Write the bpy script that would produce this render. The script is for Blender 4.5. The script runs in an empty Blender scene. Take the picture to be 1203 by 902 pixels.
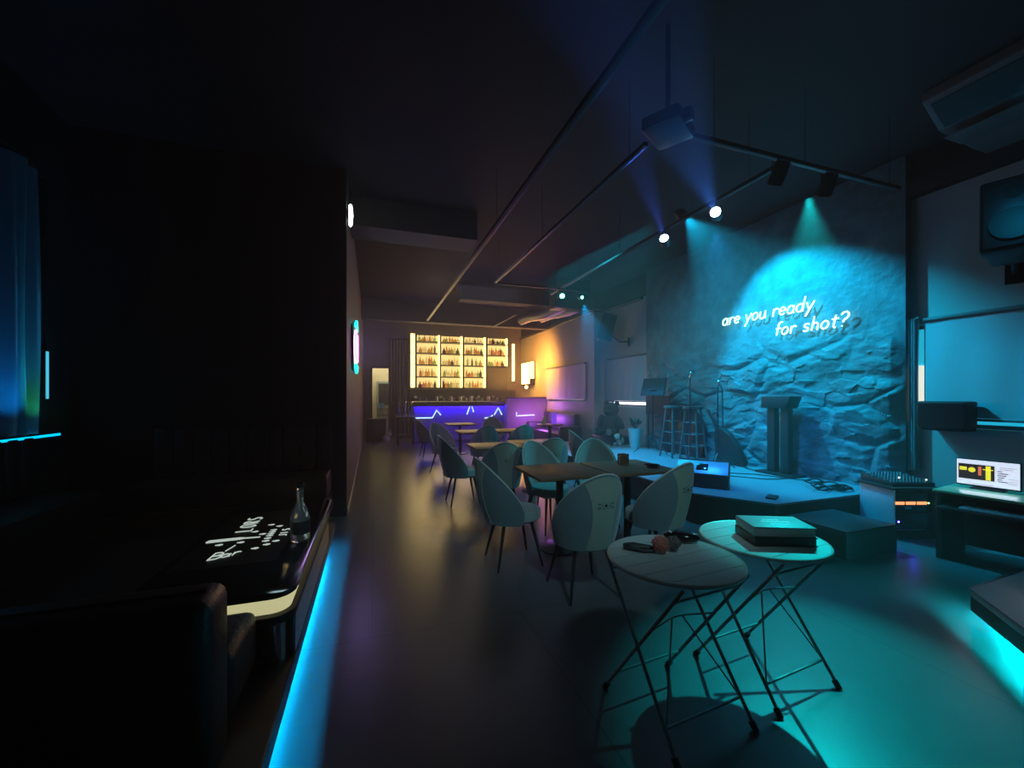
import bpy, bmesh, math, random
from mathutils import Vector, Matrix, noise
R = math.radians
random.seed(7)
S = bpy.context.scene
COL = S.collection

# ------------------------------------------------------------------ camera, exposure
cd = bpy.data.cameras.new('camera')
cd.sensor_fit = 'HORIZONTAL'; cd.sensor_width = 36.0
cd.lens = 36.0 * 480.0 / 1203.0
cd.shift_y = 13.5 / 1203.0
cd.clip_start = 0.02
cam = bpy.data.objects.new('camera', cd); COL.objects.link(cam)
cam.location = (0, 0, 1.46)
cam.rotation_euler = (R(90), 0, -math.atan(164 / 480))
S.camera = cam
S.view_settings.view_transform = 'Standard'
S.view_settings.look = 'None'
S.view_settings.exposure = 0.0
S.view_settings.gamma = 1.0
S.view_settings.use_curve_mapping = False
S.cycles.use_denoising = True
S.cycles.max_bounces = 6
S.cycles.volume_bounces = 0
S.cycles.sample_clamp_indirect = 3.0

# ------------------------------------------------------------------ haze that fills the whole club
W = bpy.data.worlds.new('world'); S.world = W; W.use_nodes = True
wn = W.node_tree; wn.nodes.clear()
wo = wn.nodes.new('ShaderNodeOutputWorld')
wb = wn.nodes.new('ShaderNodeBackground'); wb.inputs[0].default_value = (0, 0, 0, 1); wb.inputs[1].default_value = 0
wv = wn.nodes.new('ShaderNodeVolumeScatter')
wv.inputs['Color'].default_value = (1, 1, 1, 1)
wv.inputs['Density'].default_value = 0.017
wv.inputs['Anisotropy'].default_value = 0.35
wn.links.new(wb.outputs[0], wo.inputs['Surface']); wn.links.new(wv.outputs[0], wo.inputs['Volume'])

# ------------------------------------------------------------------ lights (room lamps and added fill lights)
def look(o, tgt):
    d = Vector(tgt) - Vector(o.location)
    o.rotation_euler = d.to_track_quat('-Z', 'Y').to_euler()
def spot(name, loc, tgt, col, power, deg, blend=0.4, size=0.03, parent=None):
    l = bpy.data.lights.new(name, 'SPOT'); l.color = col; l.energy = power
    l.spot_size = R(deg); l.spot_blend = blend; l.shadow_soft_size = size
    o = bpy.data.objects.new(name, l); COL.objects.link(o); o.location = loc; look(o, tgt)
    if parent: o.parent = parent
    return o
def point(name, loc, col, power, size=0.1):
    l = bpy.data.lights.new(name, 'POINT'); l.color = col; l.energy = power; l.shadow_soft_size = size
    o = bpy.data.objects.new(name, l); COL.objects.link(o); o.location = loc
    return o
def area(name, loc, tgt, col, power, sx, sy, spread=180):
    l = bpy.data.lights.new(name, 'AREA'); l.shape = 'RECTANGLE'; l.size = sx; l.size_y = sy
    l.color = col; l.energy = power; l.spread = R(spread)
    o = bpy.data.objects.new(name, l); COL.objects.link(o); o.location = loc; look(o, tgt)
    return o
CY = (0.0, 0.62, 1.0)
L_WALL = spot('wall_wash_light', (4.4, 4.9, 4.1), (5.66, 4.1, 2.0), (0.0, 0.5, 0.85), 1500, 72, 0.55)
L_TEAL_FILL = area('stage_teal_fill', (4.0, 5.6, 4.1), (5.6, 5.5, 1.2), (0.0, 0.58, 0.8), 125, 0.5, 3.5, 120)  # added soft fill, gives the stage wall its overall teal
L_STAGE = spot('stage_light', (3.85, 7.02, 3.22), (4.4, 6.2, 0.35), (0.0, 0.42, 1.0), 900, 60, 0.7)
L_STAGE2 = spot('stage_blue_light', (3.5, 3.45, 3.24), (4.7, 4.3, 0.35), (0.02, 0.28, 1.0), 420, 66, 0.8)
L_POOL = spot('table_light', (4.55, 3.2, 3.65), (2.38, 1.58, 0.3), (0.0, 0.8, 0.86), 1050, 25.5, 0.75)
L_CHAIR = spot('chair_light', (5.0, 3.6, 3.2), (2.4, 4.6, 0.7), (0.05, 0.75, 0.9), 220, 34, 0.7)
L_AMB = spot('front_fill', (0.9, -0.9, 4.0), (1.75, 3.3, 0.55), (0.42, 0.84, 0.95), 260, 34, 0.9, 0.2)  # added fill from behind the camera, for the chair backs
L_AMB2 = area('middle_fill', (2.2, 8.6, 4.1), (2.2, 8.6, 0.0), (0.75, 0.72, 1.0), 12, 2.5, 3.0)  # added fill over the middle of the room, for far seats and blinds
L_WIN_FILL = spot('window_blue_fill', (4.2, 1.5, 3.6), (5.8, 2.3, 1.6), (0.0, 0.45, 0.8), 16, 85, 1.0)  # added fill for the blue spill around the right window

# ------------------------------------------------------------------ materials
def mat(name, col, rough=0.5, metal=0.0, emit=None, estr=0.0, bump=0.0, bscale=40, var=0.0, vscale=6, spec=0.5, alpha=None, sheen=0.0, coat=0.0):
    m = bpy.data.materials.new(name); m.use_nodes = True
    nt = m.node_tree; b = nt.nodes['Principled BSDF']
    b.inputs['Base Color'].default_value = (*col, 1); b.inputs['Roughness'].default_value = rough
    b.inputs['Metallic'].default_value = metal; b.inputs['Specular IOR Level'].default_value = spec
    b.inputs['Sheen Weight'].default_value = sheen; b.inputs['Coat Weight'].default_value = coat
    if emit: b.inputs['Emission Color'].default_value = (*emit, 1); b.inputs['Emission Strength'].default_value = estr
    tc = None
    if bump or var:
        tc = nt.nodes.new('ShaderNodeTexCoord')
    if var:
        n = nt.nodes.new('ShaderNodeTexNoise'); n.inputs['Scale'].default_value = vscale; n.inputs['Detail'].default_value = 5
        nt.links.new(tc.outputs['Object'], n.inputs['Vector'])
        r = nt.nodes.new('ShaderNodeValToRGB')
        r.color_ramp.elements[0].position = 0.3; r.color_ramp.elements[1].position = 0.7
        r.color_ramp.elements[0].color = (*[max(0, c * (1 - var)) for c in col], 1)
        r.color_ramp.elements[1].color = (*[min(1, c * (1 + var)) for c in col], 1)
        nt.links.new(n.outputs['Fac'], r.inputs['Fac']); nt.links.new(r.outputs['Color'], b.inputs['Base Color'])
    if bump:
        n = nt.nodes.new('ShaderNodeTexNoise'); n.inputs['Scale'].default_value = bscale; n.inputs['Detail'].default_value = 4
        nt.links.new(tc.outputs['Object'], n.inputs['Vector'])
        bp = nt.nodes.new('ShaderNodeBump'); bp.inputs['Strength'].default_value = bump; bp.inputs['Distance'].default_value = 0.02
        nt.links.new(n.outputs['Fac'], bp.inputs['Height']); nt.links.new(bp.outputs['Normal'], b.inputs['Normal'])
    if alpha is not None:
        b.inputs['Transmission Weight'].default_value = alpha
    return m
M = {}
M['ceil'] = mat('black_ceiling_paint', (0.014, 0.015, 0.017), 0.8, bump=0.1)
M['blackwall'] = mat('black_wall_paint', (0.006, 0.006, 0.008), 0.7, bump=0.1)
M['wall'] = mat('grey_wall_paint', (0.34, 0.33, 0.33), 0.8, var=0.06, vscale=1.5, bump=0.1)
M['purpwall'] = mat('aisle_wall_paint', (0.13, 0.11, 0.12), 0.7, bump=0.1)
M['rock'] = mat('dark_stone_panel', (0.07, 0.13, 0.155), 0.6, var=0.35, vscale=5, bump=0.5, bscale=14)
M['stage'] = mat('stage_vinyl', (0.22, 0.23, 0.25), 0.42, var=0.1, vscale=2)
M['stageside'] = mat('stage_fascia_black', (0.01, 0.01, 0.012), 0.6)
M['black'] = mat('black_plastic', (0.012, 0.012, 0.014), 0.45)
M['gloss'] = mat('black_gloss', (0.01, 0.011, 0.013), 0.12)
M['blackm'] = mat('black_metal', (0.015, 0.015, 0.017), 0.35, 0.6)
M['dmetal'] = mat('dark_metal', (0.09, 0.09, 0.1), 0.4, 0.8)
M['metal'] = mat('brushed_steel', (0.55, 0.53, 0.52), 0.35, 1.0, bump=0.08, bscale=80)
M['chrome'] = mat('chrome', (0.8, 0.8, 0.82), 0.15, 1.0)
M['velvet'] = mat('grey_blue_velvet', (0.13, 0.18, 0.205), 0.75, bump=0.15, bscale=120, sheen=0.4)
M['velvetin'] = mat('grey_velvet_lining', (0.27, 0.31, 0.31), 0.75, bump=0.15, bscale=120, sheen=0.4)
M['panel'] = mat('sage_back_panel', (0.3, 0.33, 0.28), 0.7, bump=0.1, bscale=120, sheen=0.2)
M['piping'] = mat('pale_piping', (0.55, 0.53, 0.5), 0.4)
M['leg'] = mat('black_leg', (0.015, 0.015, 0.016), 0.35)
M['wood'] = mat('brown_table_wood', (0.15, 0.08, 0.045), 0.5, var=0.3, vscale=8)
M['bistro'] = mat('pale_painted_steel', (0.56, 0.6, 0.58), 0.6, spec=0.3)
M['bistroleg'] = mat('grey_painted_steel', (0.28, 0.29, 0.29), 0.4, 0.2)
M['fabric'] = mat('roller_blind_cloth', (0.42, 0.4, 0.44), 0.85, bump=0.1, bscale=90)
M['leather'] = mat('black_leather', (0.012, 0.012, 0.013), 0.45, bump=0.2, bscale=60)
M['white'] = mat('glowing_white_print', (0.85, 0.9, 0.85), 0.6, emit=(0.8, 0.92, 0.82), estr=0.55)  # menu print with a glow put into it as emission
M['cream'] = mat('cream_edge_light', (0.6, 0.58, 0.35), 0.5, emit=(0.85, 0.8, 0.42), estr=0.6)
M['led_blue'] = mat('blue_led_strip', (0.1, 0.4, 0.8), 0.5, emit=(0.0, 0.42, 1.0), estr=130)
M['led_cyan'] = mat('cyan_led_strip', (0.1, 0.6, 0.8), 0.5, emit=(0.0, 0.8, 1.0), estr=420)
M['led_sill'] = mat('sill_led_strip', (0.1, 0.6, 0.8), 0.5, emit=(0.0, 0.5, 0.85), estr=1.6)
M['led_line'] = mat('pale_led_line', (0.6, 0.8, 0.9), 0.5, emit=(0.45, 0.75, 1.0), estr=2.2)
M['led_viol'] = mat('violet_led_strip', (0.2, 0.1, 0.9), 0.5, emit=(0.035, 0.005, 1.0), estr=110)
M['led_warm'] = mat('warm_led_strip', (0.9, 0.7, 0.3), 0.5, emit=(1.0, 0.72, 0.22), estr=4.0)
M['led_shelf'] = mat('warm_shelf_light', (0.9, 0.75, 0.4), 0.5, emit=(1.0, 0.72, 0.25), estr=1.3)
M['sign'] = mat('amber_sign_light', (1, 0.8, 0.4), 0.5, emit=(1.0, 0.6, 0.18), estr=9)
M['neon'] = mat('white_cyan_neon', (0.8, 1, 1), 0.5, emit=(0.5, 1.0, 0.95), estr=4.0)
M['neonw'] = mat('white_neon', (1, 1, 1), 0.5, emit=(1.0, 0.9, 1.0), estr=9)
M['neonp'] = mat('pink_neon', (1, 0.4, 0.8), 0.5, emit=(1.0, 0.2, 0.75), estr=4)
M['neonc'] = mat('turquoise_neon', (0.2, 1, 0.8), 0.5, emit=(0.0, 0.85, 0.7), estr=3)
M['lampw'] = mat('white_lamp', (1, 1, 0.95), 0.5, emit=(0.85, 0.95, 0.85), estr=5)
M['beam_lens'] = mat('spotlight_lens', (0.8, 0.9, 1), 0.3, emit=(0.55, 0.75, 1.0), estr=20)
M['beam_green'] = mat('green_spot_lens', (0.3, 1, 0.8), 0.3, emit=(0.1, 0.95, 0.75), estr=14)
M['day'] = mat('frosted_daylight_glass', (0.9, 0.9, 1), 0.3, emit=(0.95, 0.9, 1.0), estr=2.0)
M['glowc'] = mat('cyan_sill_glow_glass', (0.1, 0.6, 0.8), 0.3, emit=(0.02, 0.6, 0.85), estr=0.7)  # blue light on the sill, put into the pane as emission
M['dayw'] = mat('pale_daylight_glass', (0.9, 0.9, 0.8), 0.3, emit=(0.85, 0.85, 0.72), estr=1.0)
M['rubber'] = mat('black_rubber', (0.01, 0.01, 0.01), 0.7)
M['kitchen'] = mat('kitchen_cream_wall', (0.75, 0.7, 0.55), 0.7)
M['fridge'] = mat('grey_blue_cabinet', (0.3, 0.38, 0.42), 0.5)
M['bluep'] = mat('blue_plastic', (0.05, 0.25, 0.6), 0.4)
M['curtain'] = mat('grey_curtain', (0.14, 0.12, 0.12), 0.8, bump=0.1)
M['satin'] = mat('satin_curtain', (0.16, 0.26, 0.36), 0.25, 0.5, bump=0.05, sheen=0.5)
M['teddy'] = mat('brown_plush', (0.12, 0.075, 0.045), 0.95, var=0.25, vscale=25, bump=0.8, bscale=90)
M['plushw'] = mat('white_plush', (0.6, 0.58, 0.55), 0.9, bump=0.4, bscale=80)
M['planter'] = mat('white_planter', (0.5, 0.55, 0.6), 0.5)
M['leaf'] = mat('dark_leaf', (0.02, 0.05, 0.03), 0.5)
M['soil'] = mat('soil', (0.02, 0.015, 0.01), 0.9)
M['oak'] = mat('stool_wood', (0.09, 0.085, 0.08), 0.5, var=0.25, vscale=12)
M['caseg'] = mat('grey_case_side', (0.32, 0.36, 0.42), 0.4, 0.3)
M['orange'] = mat('orange_display', (0.9, 0.4, 0.2), 0.4, emit=(1.0, 0.36, 0.12), estr=1.4)
M['bluedot'] = mat('blue_indicator', (0.1, 0.1, 1), 0.4, emit=(0.08, 0.05, 1.0), estr=30)
M['greendot'] = mat('green_indicator', (0.3, 0.9, 0.4), 0.4, emit=(0.4, 0.9, 0.3), estr=3)
M['knob'] = mat('grey_knob', (0.35, 0.38, 0.4), 0.4)
M['screen'] = mat('screen_white', (0.9, 0.9, 0.95), 0.4, emit=(0.72, 0.72, 0.86), estr=1.0)
M['s_dark'] = mat('screen_dark', (0.02, 0.02, 0.02), 0.4, emit=(0.02, 0.015, 0.015), estr=1.0)
M['s_yel'] = mat('screen_yellow', (0.9, 0.8, 0.1), 0.4, emit=(0.9, 0.75, 0.03), estr=1.0)
M['s_red'] = mat('screen_red', (0.8, 0.2, 0.1), 0.4, emit=(0.75, 0.14, 0.08), estr=1.0)
M['s_text'] = mat('screen_text', (0.2, 0.2, 0.25), 0.4, emit=(0.15, 0.15, 0.22), estr=1.0)
M['s_link'] = mat('screen_brown_text', (0.4, 0.2, 0.15), 0.4, emit=(0.4, 0.2, 0.16), estr=1.0)
M['shelfglass'] = mat('green_edged_glass', (0.2, 0.4, 0.24), 0.25)
M['keyb'] = mat('grey_keyboard', (0.28, 0.38, 0.4), 0.5)
M['cover'] = mat('book_cover', (0.3, 0.36, 0.36), 0.45, bump=0.15, bscale=60)
M['cover2'] = mat('dark_book_cover', (0.03, 0.035, 0.04), 0.5)
M['pages'] = mat('paper_pages', (0.35, 0.33, 0.32), 0.8)
M['title'] = mat('pale_title', (0.85, 0.9, 0.88), 0.4)
M['pom'] = mat('coral_pompom', (0.9, 0.3, 0.24), 0.95, bump=0.9, bscale=120)
M['pomb'] = mat('brown_pompom', (0.28, 0.23, 0.22), 0.95, bump=0.9, bscale=120)
M['strap'] = mat('dark_leather_strap', (0.03, 0.025, 0.03), 0.5)
M['glassy'] = mat('clear_glass', (0.75, 0.85, 0.85), 0.08, alpha=0.85)
M['smoke'] = mat('smoky_glass', (0.06, 0.07, 0.08), 0.08, alpha=0.5)
M['paper'] = mat('cream_card', (0.75, 0.6, 0.35), 0.7)
M['purpm'] = mat('glowing_violet_acrylic', (0.3, 0.1, 0.8), 0.4, emit=(0.25, 0.06, 0.9), estr=0.7)  # violet light put into the menu acrylic as emission
M['foil'] = mat('foil_duct', (0.5, 0.45, 0.42), 0.4, 0.6, bump=0.6, bscale=30)
M['acw'] = mat('off_white_casing', (0.1, 0.105, 0.105), 0.5)
M['cone'] = mat('speaker_cone', (0.6, 0.5, 0.36), 0.4)
BOT = [mat('amber_bottle_glass', (0.75, 0.42, 0.12), 0.25, alpha=.8), mat('green_bottle_glass', (0.4, 0.6, 0.2), 0.25, alpha=.8),
       mat('clear_bottle_glass', (0.9, 0.85, 0.7), 0.25, alpha=.85), mat('dark_bottle_glass', (0.1, 0.07, 0.04), 0.2),
       mat('red_bottle_glass', (0.75, 0.3, 0.15), 0.25, alpha=.7)]
M['label'] = mat('bottle_label', (0.85, 0.75, 0.5), 0.6)

# floor: dark vinyl sheets with faint seams
mf = bpy.data.materials.new('dark_floor'); mf.use_nodes = True
nt = mf.node_tree; b = nt.nodes['Principled BSDF']
tc = nt.nodes.new('ShaderNodeTexCoord')
n1 = nt.nodes.new('ShaderNodeTexNoise'); n1.inputs['Scale'].default_value = 1.3; n1.inputs['Detail'].default_value = 8
r1 = nt.nodes.new('ShaderNodeValToRGB')
r1.color_ramp.elements[0].color = (0.075, 0.075, 0.078, 1); r1.color_ramp.elements[1].color = (0.125, 0.125, 0.13, 1)
nt.links.new(tc.outputs['Object'], n1.inputs['Vector']); nt.links.new(n1.outputs['Fac'], r1.inputs['Fac'])
br = nt.nodes.new('ShaderNodeTexBrick'); br.inputs['Scale'].default_value = 1.0
br.inputs['Mortar Size'].default_value = 0.004; br.inputs['Brick Width'].default_value = 1.9; br.inputs['Row Height'].default_value = 2.6
br.inputs['Color1'].default_value = br.inputs['Color2'].default_value = (1, 1, 1, 1); br.inputs['Mortar'].default_value = (0.55, 0.55, 0.55, 1)
nt.links.new(tc.outputs['Object'], br.inputs['Vector'])
mx = nt.nodes.new('ShaderNodeMixRGB'); mx.blend_type = 'MULTIPLY'; mx.inputs[0].default_value = 1
nt.links.new(r1.outputs[0], mx.inputs[1]); nt.links.new(br.outputs['Color'], mx.inputs[2]); nt.links.new(mx.outputs[0], b.inputs['Base Color'])
n2 = nt.nodes.new('ShaderNodeTexNoise'); n2.inputs['Scale'].default_value = 9; n2.inputs['Detail'].default_value = 6
mr = nt.nodes.new('ShaderNodeMapRange'); mr.inputs['To Min'].default_value = 0.25; mr.inputs['To Max'].default_value = 0.38; b.inputs['Specular IOR Level'].default_value = 0.5
nt.links.new(tc.outputs['Object'], n2.inputs['Vector']); nt.links.new(n2.outputs['Fac'], mr.inputs['Value']); nt.links.new(mr.outputs[0], b.inputs['Roughness'])
bp = nt.nodes.new('ShaderNodeBump'); bp.inputs['Strength'].default_value = 0.04; bp.inputs['Distance'].default_value = 0.02
nt.links.new(n2.outputs['Fac'], bp.inputs['Height']); nt.links.new(bp.outputs['Normal'], b.inputs['Normal'])
M['floor'] = mf

# ------------------------------------------------------------------ mesh builder
class MB:
    def __init__(s): s.bm = bmesh.new()
    def _xf(s, vs, mtx):
        for v in vs: v.co = mtx @ v.co
    def box(s, c, d, rot=None, bev=0.0, seg=2):
        t = bmesh.new(); bmesh.ops.create_cube(t, size=1)
        for v in t.verts: v.co = Vector((v.co.x * d[0], v.co.y * d[1], v.co.z * d[2]))
        if bev: bmesh.ops.bevel(t, geom=list(t.edges), offset=bev, segments=seg, profile=0.5, affect='EDGES')
        m = Matrix.Translation(c) @ (rot.to_matrix().to_4x4() if rot else Matrix.Identity(4))
        s._add(t, m); return s
    def bx(s, x0, x1, y0, y1, z0, z1, bev=0.0, seg=2):
        return s.box(((x0 + x1) / 2, (y0 + y1) / 2, (z0 + z1) / 2), (abs(x1 - x0), abs(y1 - y0), abs(z1 - z0)), None, bev, seg)
    def _add(s, t, m):
        mp = {}
        for v in t.verts: mp[v.index] = s.bm.verts.new(m @ v.co)
        for f in t.faces:
            try: s.bm.faces.new([mp[v.index] for v in f.verts])
            except ValueError: pass
        t.free()
    def tube(s, pts, r, n=8, closed=False, cap=True):
        pts = [Vector(p) for p in pts]; k = len(pts); rings = []
        rr = r if isinstance(r, (list, tuple)) else [r] * k
        up = None
        for i, p in enumerate(pts):
            a = pts[i - 1] if (i > 0 or closed) else p
            c = pts[(i + 1) % k] if (i < k - 1 or closed) else p
            d = (c - a)
            if d.length < 1e-9: d = Vector((0, 0, 1))
            d.normalize()
            if up is None:
                up = Vector((0, 0, 1)) if abs(d.z) < 0.9 else Vector((1, 0, 0))
            u = d.cross(up)
            if u.length < 1e-6: u = d.orthogonal()
            u.normalize(); w = u.cross(d).normalized(); up = w
            rings.append([s.bm.verts.new(p + (u * math.cos(q) + w * math.sin(q)) * rr[i]) for q in [2 * math.pi * j / n for j in range(n)]])
        m = k if closed else k - 1
        for i in range(m):
            A, B = rings[i], rings[(i + 1) % k]
            for j in range(n): s.bm.faces.new([A[j], A[(j + 1) % n], B[(j + 1) % n], B[j]])
        if cap and not closed:
            s.bm.faces.new(rings[0][::-1]); s.bm.faces.new(rings[-1])
        return s
    def cyl(s, p0, p1, r0, r1=None, n=16):
        return s.tube([p0, p1], [r0, r0 if r1 is None else r1], n)
    def lathe(s, prof, n=20, c=(0, 0, 0), rot=None):
        m = Matrix.Translation(c) @ (rot.to_matrix().to_4x4() if rot else Matrix.Identity(4))
        rings = []
        for r, z in prof:
            if r < 1e-6: rings.append([s.bm.verts.new(m @ Vector((0, 0, z)))])
            else: rings.append([s.bm.verts.new(m @ Vector((r * math.cos(2 * math.pi * j / n), r * math.sin(2 * math.pi * j / n), z))) for j in range(n)])
        for A, B in zip(rings, rings[1:]):
            for j in range(n):
                k = (j + 1) % n
                if len(A) == 1 and len(B) == 1: continue
                if len(A) == 1: s.bm.faces.new([A[0], B[k], B[j]])
                elif len(B) == 1: s.bm.faces.new([A[j], A[k], B[0]])
                else: s.bm.faces.new([A[j], A[k], B[k], B[j]])
        for ring, fl in ((rings[0], True), (rings[-1], False)):
            if len(ring) > 1: s.bm.faces.new(ring[::-1] if fl else ring)
        return s
    def prism(s, poly, z0, z1, axis='z', bev=0.0):
        t = bmesh.new()
        def mk(a, b_, h): return {'z': (a, b_, h), 'x': (h, a, b_), 'y': (a, h, b_)}[axis]
        A = [t.verts.new(mk(p[0], p[1], z0)) for p in poly]; B = [t.verts.new(mk(p[0], p[1], z1)) for p in poly]
        t.faces.new(A[::-1]); t.faces.new(B); n = len(poly)
        for i in range(n): t.faces.new([A[i], A[(i + 1) % n], B[(i + 1) % n], B[i]])
        bmesh.ops.recalc_face_normals(t, faces=list(t.faces))
        if bev: bmesh.ops.bevel(t, geom=list(t.edges), offset=bev, segments=2, profile=0.5, affect='EDGES')
        s._add(t, Matrix.Identity(4)); return s
    def ball(s, c, r, n=14, m=9, rot=None):
        r = r if isinstance(r, (list, tuple)) else (r, r, r)
        t = bmesh.new(); bmesh.ops.create_uvsphere(t, u_segments=n, v_segments=m, radius=1)
        mm = Matrix.Translation(c) @ (rot.to_matrix().to_4x4() if rot else Matrix.Identity(4)) @ Matrix.Diagonal((*r, 1))
        s._add(t, mm); return s
    def grid(s, fn, nu, nv):
        V = [[s.bm.verts.new(fn(i / nu, j / nv)) for j in range(nv + 1)] for i in range(nu + 1)]
        for i in range(nu):
            for j in range(nv): s.bm.faces.new([V[i][j], V[i + 1][j], V[i + 1][j + 1], V[i][j + 1]])
        return s
    def shell(s, fo, fi, nu, nv):
        """closed shell between an outer and an inner surface"""
        O = [[s.bm.verts.new(fo(i / nu, j / nv)) for j in range(nv + 1)] for i in range(nu + 1)]
        I = [[s.bm.verts.new(fi(i / nu, j / nv)) for j in range(nv + 1)] for i in range(nu + 1)]
        for i in range(nu):
            for j in range(nv):
                s.bm.faces.new([O[i][j], O[i + 1][j], O[i + 1][j + 1], O[i][j + 1]])
                s.bm.faces.new([I[i][j], I[i][j + 1], I[i + 1][j + 1], I[i + 1][j]])
        for i in range(nu):
            s.bm.faces.new([O[i][0], I[i][0], I[i + 1][0], O[i + 1][0]])
            s.bm.faces.new([O[i][nv], O[i + 1][nv], I[i + 1][nv], I[i][nv]])
        for j in range(nv):
            s.bm.faces.new([O[0][j], O[0][j + 1], I[0][j + 1], I[0][j]])
            s.bm.faces.new([O[nu][j], I[nu][j], I[nu][j + 1], O[nu][j + 1]])
        return s
    def mesh(s, name, m, flat=False):
        me = bpy.data.meshes.new(name)
        bmesh.ops.recalc_face_normals(s.bm, faces=list(s.bm.faces))
        s.bm.to_mesh(me); s.bm.free()
        if not flat:
            for p in me.polygons: p.use_smooth = True
            me.set_sharp_from_angle(angle=R(38))
        me.materials.append(m)
        return me
    def build(s, name, m, parent=None, label=None, flat=False):
        o = bpy.data.objects.new(name, s.mesh(name, m, flat)); COL.objects.link(o)
        if parent: o.parent = parent
        if label: o['label'] = label
        return o
def tag(o, label, cat, group=None, kind=None):
    o['label'] = label; o['category'] = cat
    if group: o['group'] = group
    if kind: o['kind'] = kind
    return o
def thing(name, label, cat, loc=(0, 0, 0), rz=0, group=None):
    o = bpy.data.objects.new(name, None); COL.objects.link(o); o.empty_display_size = 0.1
    o.location = loc; o.rotation_euler = (0, 0, rz)
    return tag(o, label, cat, group)
def struct(name, mb, m, flat=False):
    o = mb.build(name, m, flat=flat); o['kind'] = 'structure'; return o
def kids(o): return [c for c in bpy.data.objects if c.parent == o]
def dup(root, loc, rz, label, group=None):
    def cp(o, par):
        c = o.copy(); COL.objects.link(c)
        if par: c.parent = par
        for ch in kids(o): cp(ch, c)
        return c
    r = cp(root, None); r.location = loc; r.rotation_euler = (0, 0, rz); r['label'] = label
    if group: r['group'] = group
    return r
E3 = lambda x=0, y=0, z=0: __import__('mathutils').Euler((R(x), R(y), R(z)))

# ================================================================== THE ROOM
H = 4.2
struct('floor', MB().bx(-3.2, 6.2, -2.0, 17.2, -0.1, 0), M['floor'])
struct('ceiling', MB().bx(-3.2, 6.2, -2.0, 17.2, H, H + 0.1), M['ceil'])
# right wall: X = 5.8 near the stage, thicker (X = 5.5) beyond Y = 9.44
w = MB()
def rwall(x, y0, y1, wy0, wy1, z0, z1, zt):
    w.bx(x, 6.1, y0, wy0, 0, zt); w.bx(x, 6.1, wy1, y1, 0, zt); w.bx(x, 6.1, wy0, wy1, 0, z0); w.bx(x, 6.1, wy0, wy1, z1, zt)
rwall(5.8, -2.0, 6.0, 0.4, 3.0, 1.12, 2.25, 3.68)
rwall(5.8, 6.0, 9.44, 7.6, 9.2, 1.2, 2.36, 3.72)
rwall(5.5, 9.44, 15.0, 10.0, 12.4, 1.28, 2.3, 3.72)
struct('wall_right', w, M['wall'])
w = MB().bx(5.8, 6.1, -2.0, 9.44, 3.725, H).bx(5.5, 6.1, 9.44, 15.0, 3.725, H)
w.bx(5.72, 5.8, -2.0, 9.44, 3.70, 3.86)
struct('trim_right', w, M['blackwall'])
# back wall with the doorway at the left
w = MB().bx(-3.2, 0.0, 15.0, 15.2, 0, H).bx(0.58, 6.1, 15.0, 15.2, 0, H).bx(0.0, 0.58, 15.0, 15.2, 2.42, H)
struct('wall_back', w, M['purpwall'])
w = MB().bx(-0.5, 1.4, 16.9, 17.1, 0, H).bx(-0.5, -0.4, 15.2, 16.9, 0, H).bx(1.3, 1.4, 15.2, 16.9, 0, H)
struct('wall_kitchen', w, M['kitchen'])
struct('wall_front', MB().bx(-3.2, 6.1, -2.0, -1.85, 0, H), M['blackwall'])
struct('wall_left', MB().bx(-3.1, -2.9, -1.85, 2.6, 0, H).bx(-3.1, -2.9, 5.05, 5.4, 0, H).bx(-3.1, -2.9, 2.6, 5.05, 0, 1.08).bx(-3.1, -2.9, 2.6, 5.05, 3.5, H), M['blackwall'])
struct('wall_alcove', MB().bx(-3.1, -0.42, 5.36, 5.5, 0, H), M['blackwall'])
struct('wall_aisle', MB().bx(-0.42, -0.30, 5.50, 15.0, 0, H), M['purpwall'])
struct('trim_1', MB().bx(-0.43, -0.298, 5.34, 5.50, 0, H), M['blackwall'])
struct('baseboard_aisle', MB().bx(-0.30, -0.288, 5.51, 15.0, 0, 0.05), M['metal'])
# ceiling beams
struct('trim_2', MB().bx(-0.29, 1.5, 6.0, 6.55, 3.8, H - .002), mat('beam_paint', (0.06, 0.058, 0.06), 0.7))
struct('trim_3', MB().bx(-0.29, 5.48, 12.2, 12.5, 3.62, H - .002), mat('far_beam_paint', (0.07, 0.06, 0.05), 0.7))
struct('trim_4', MB().bx(2.0, 5.49, 9.6, 9.95, 3.76, H - .002), mat('duct_beam_paint', (0.03, 0.03, 0.03), 0.7))
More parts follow.
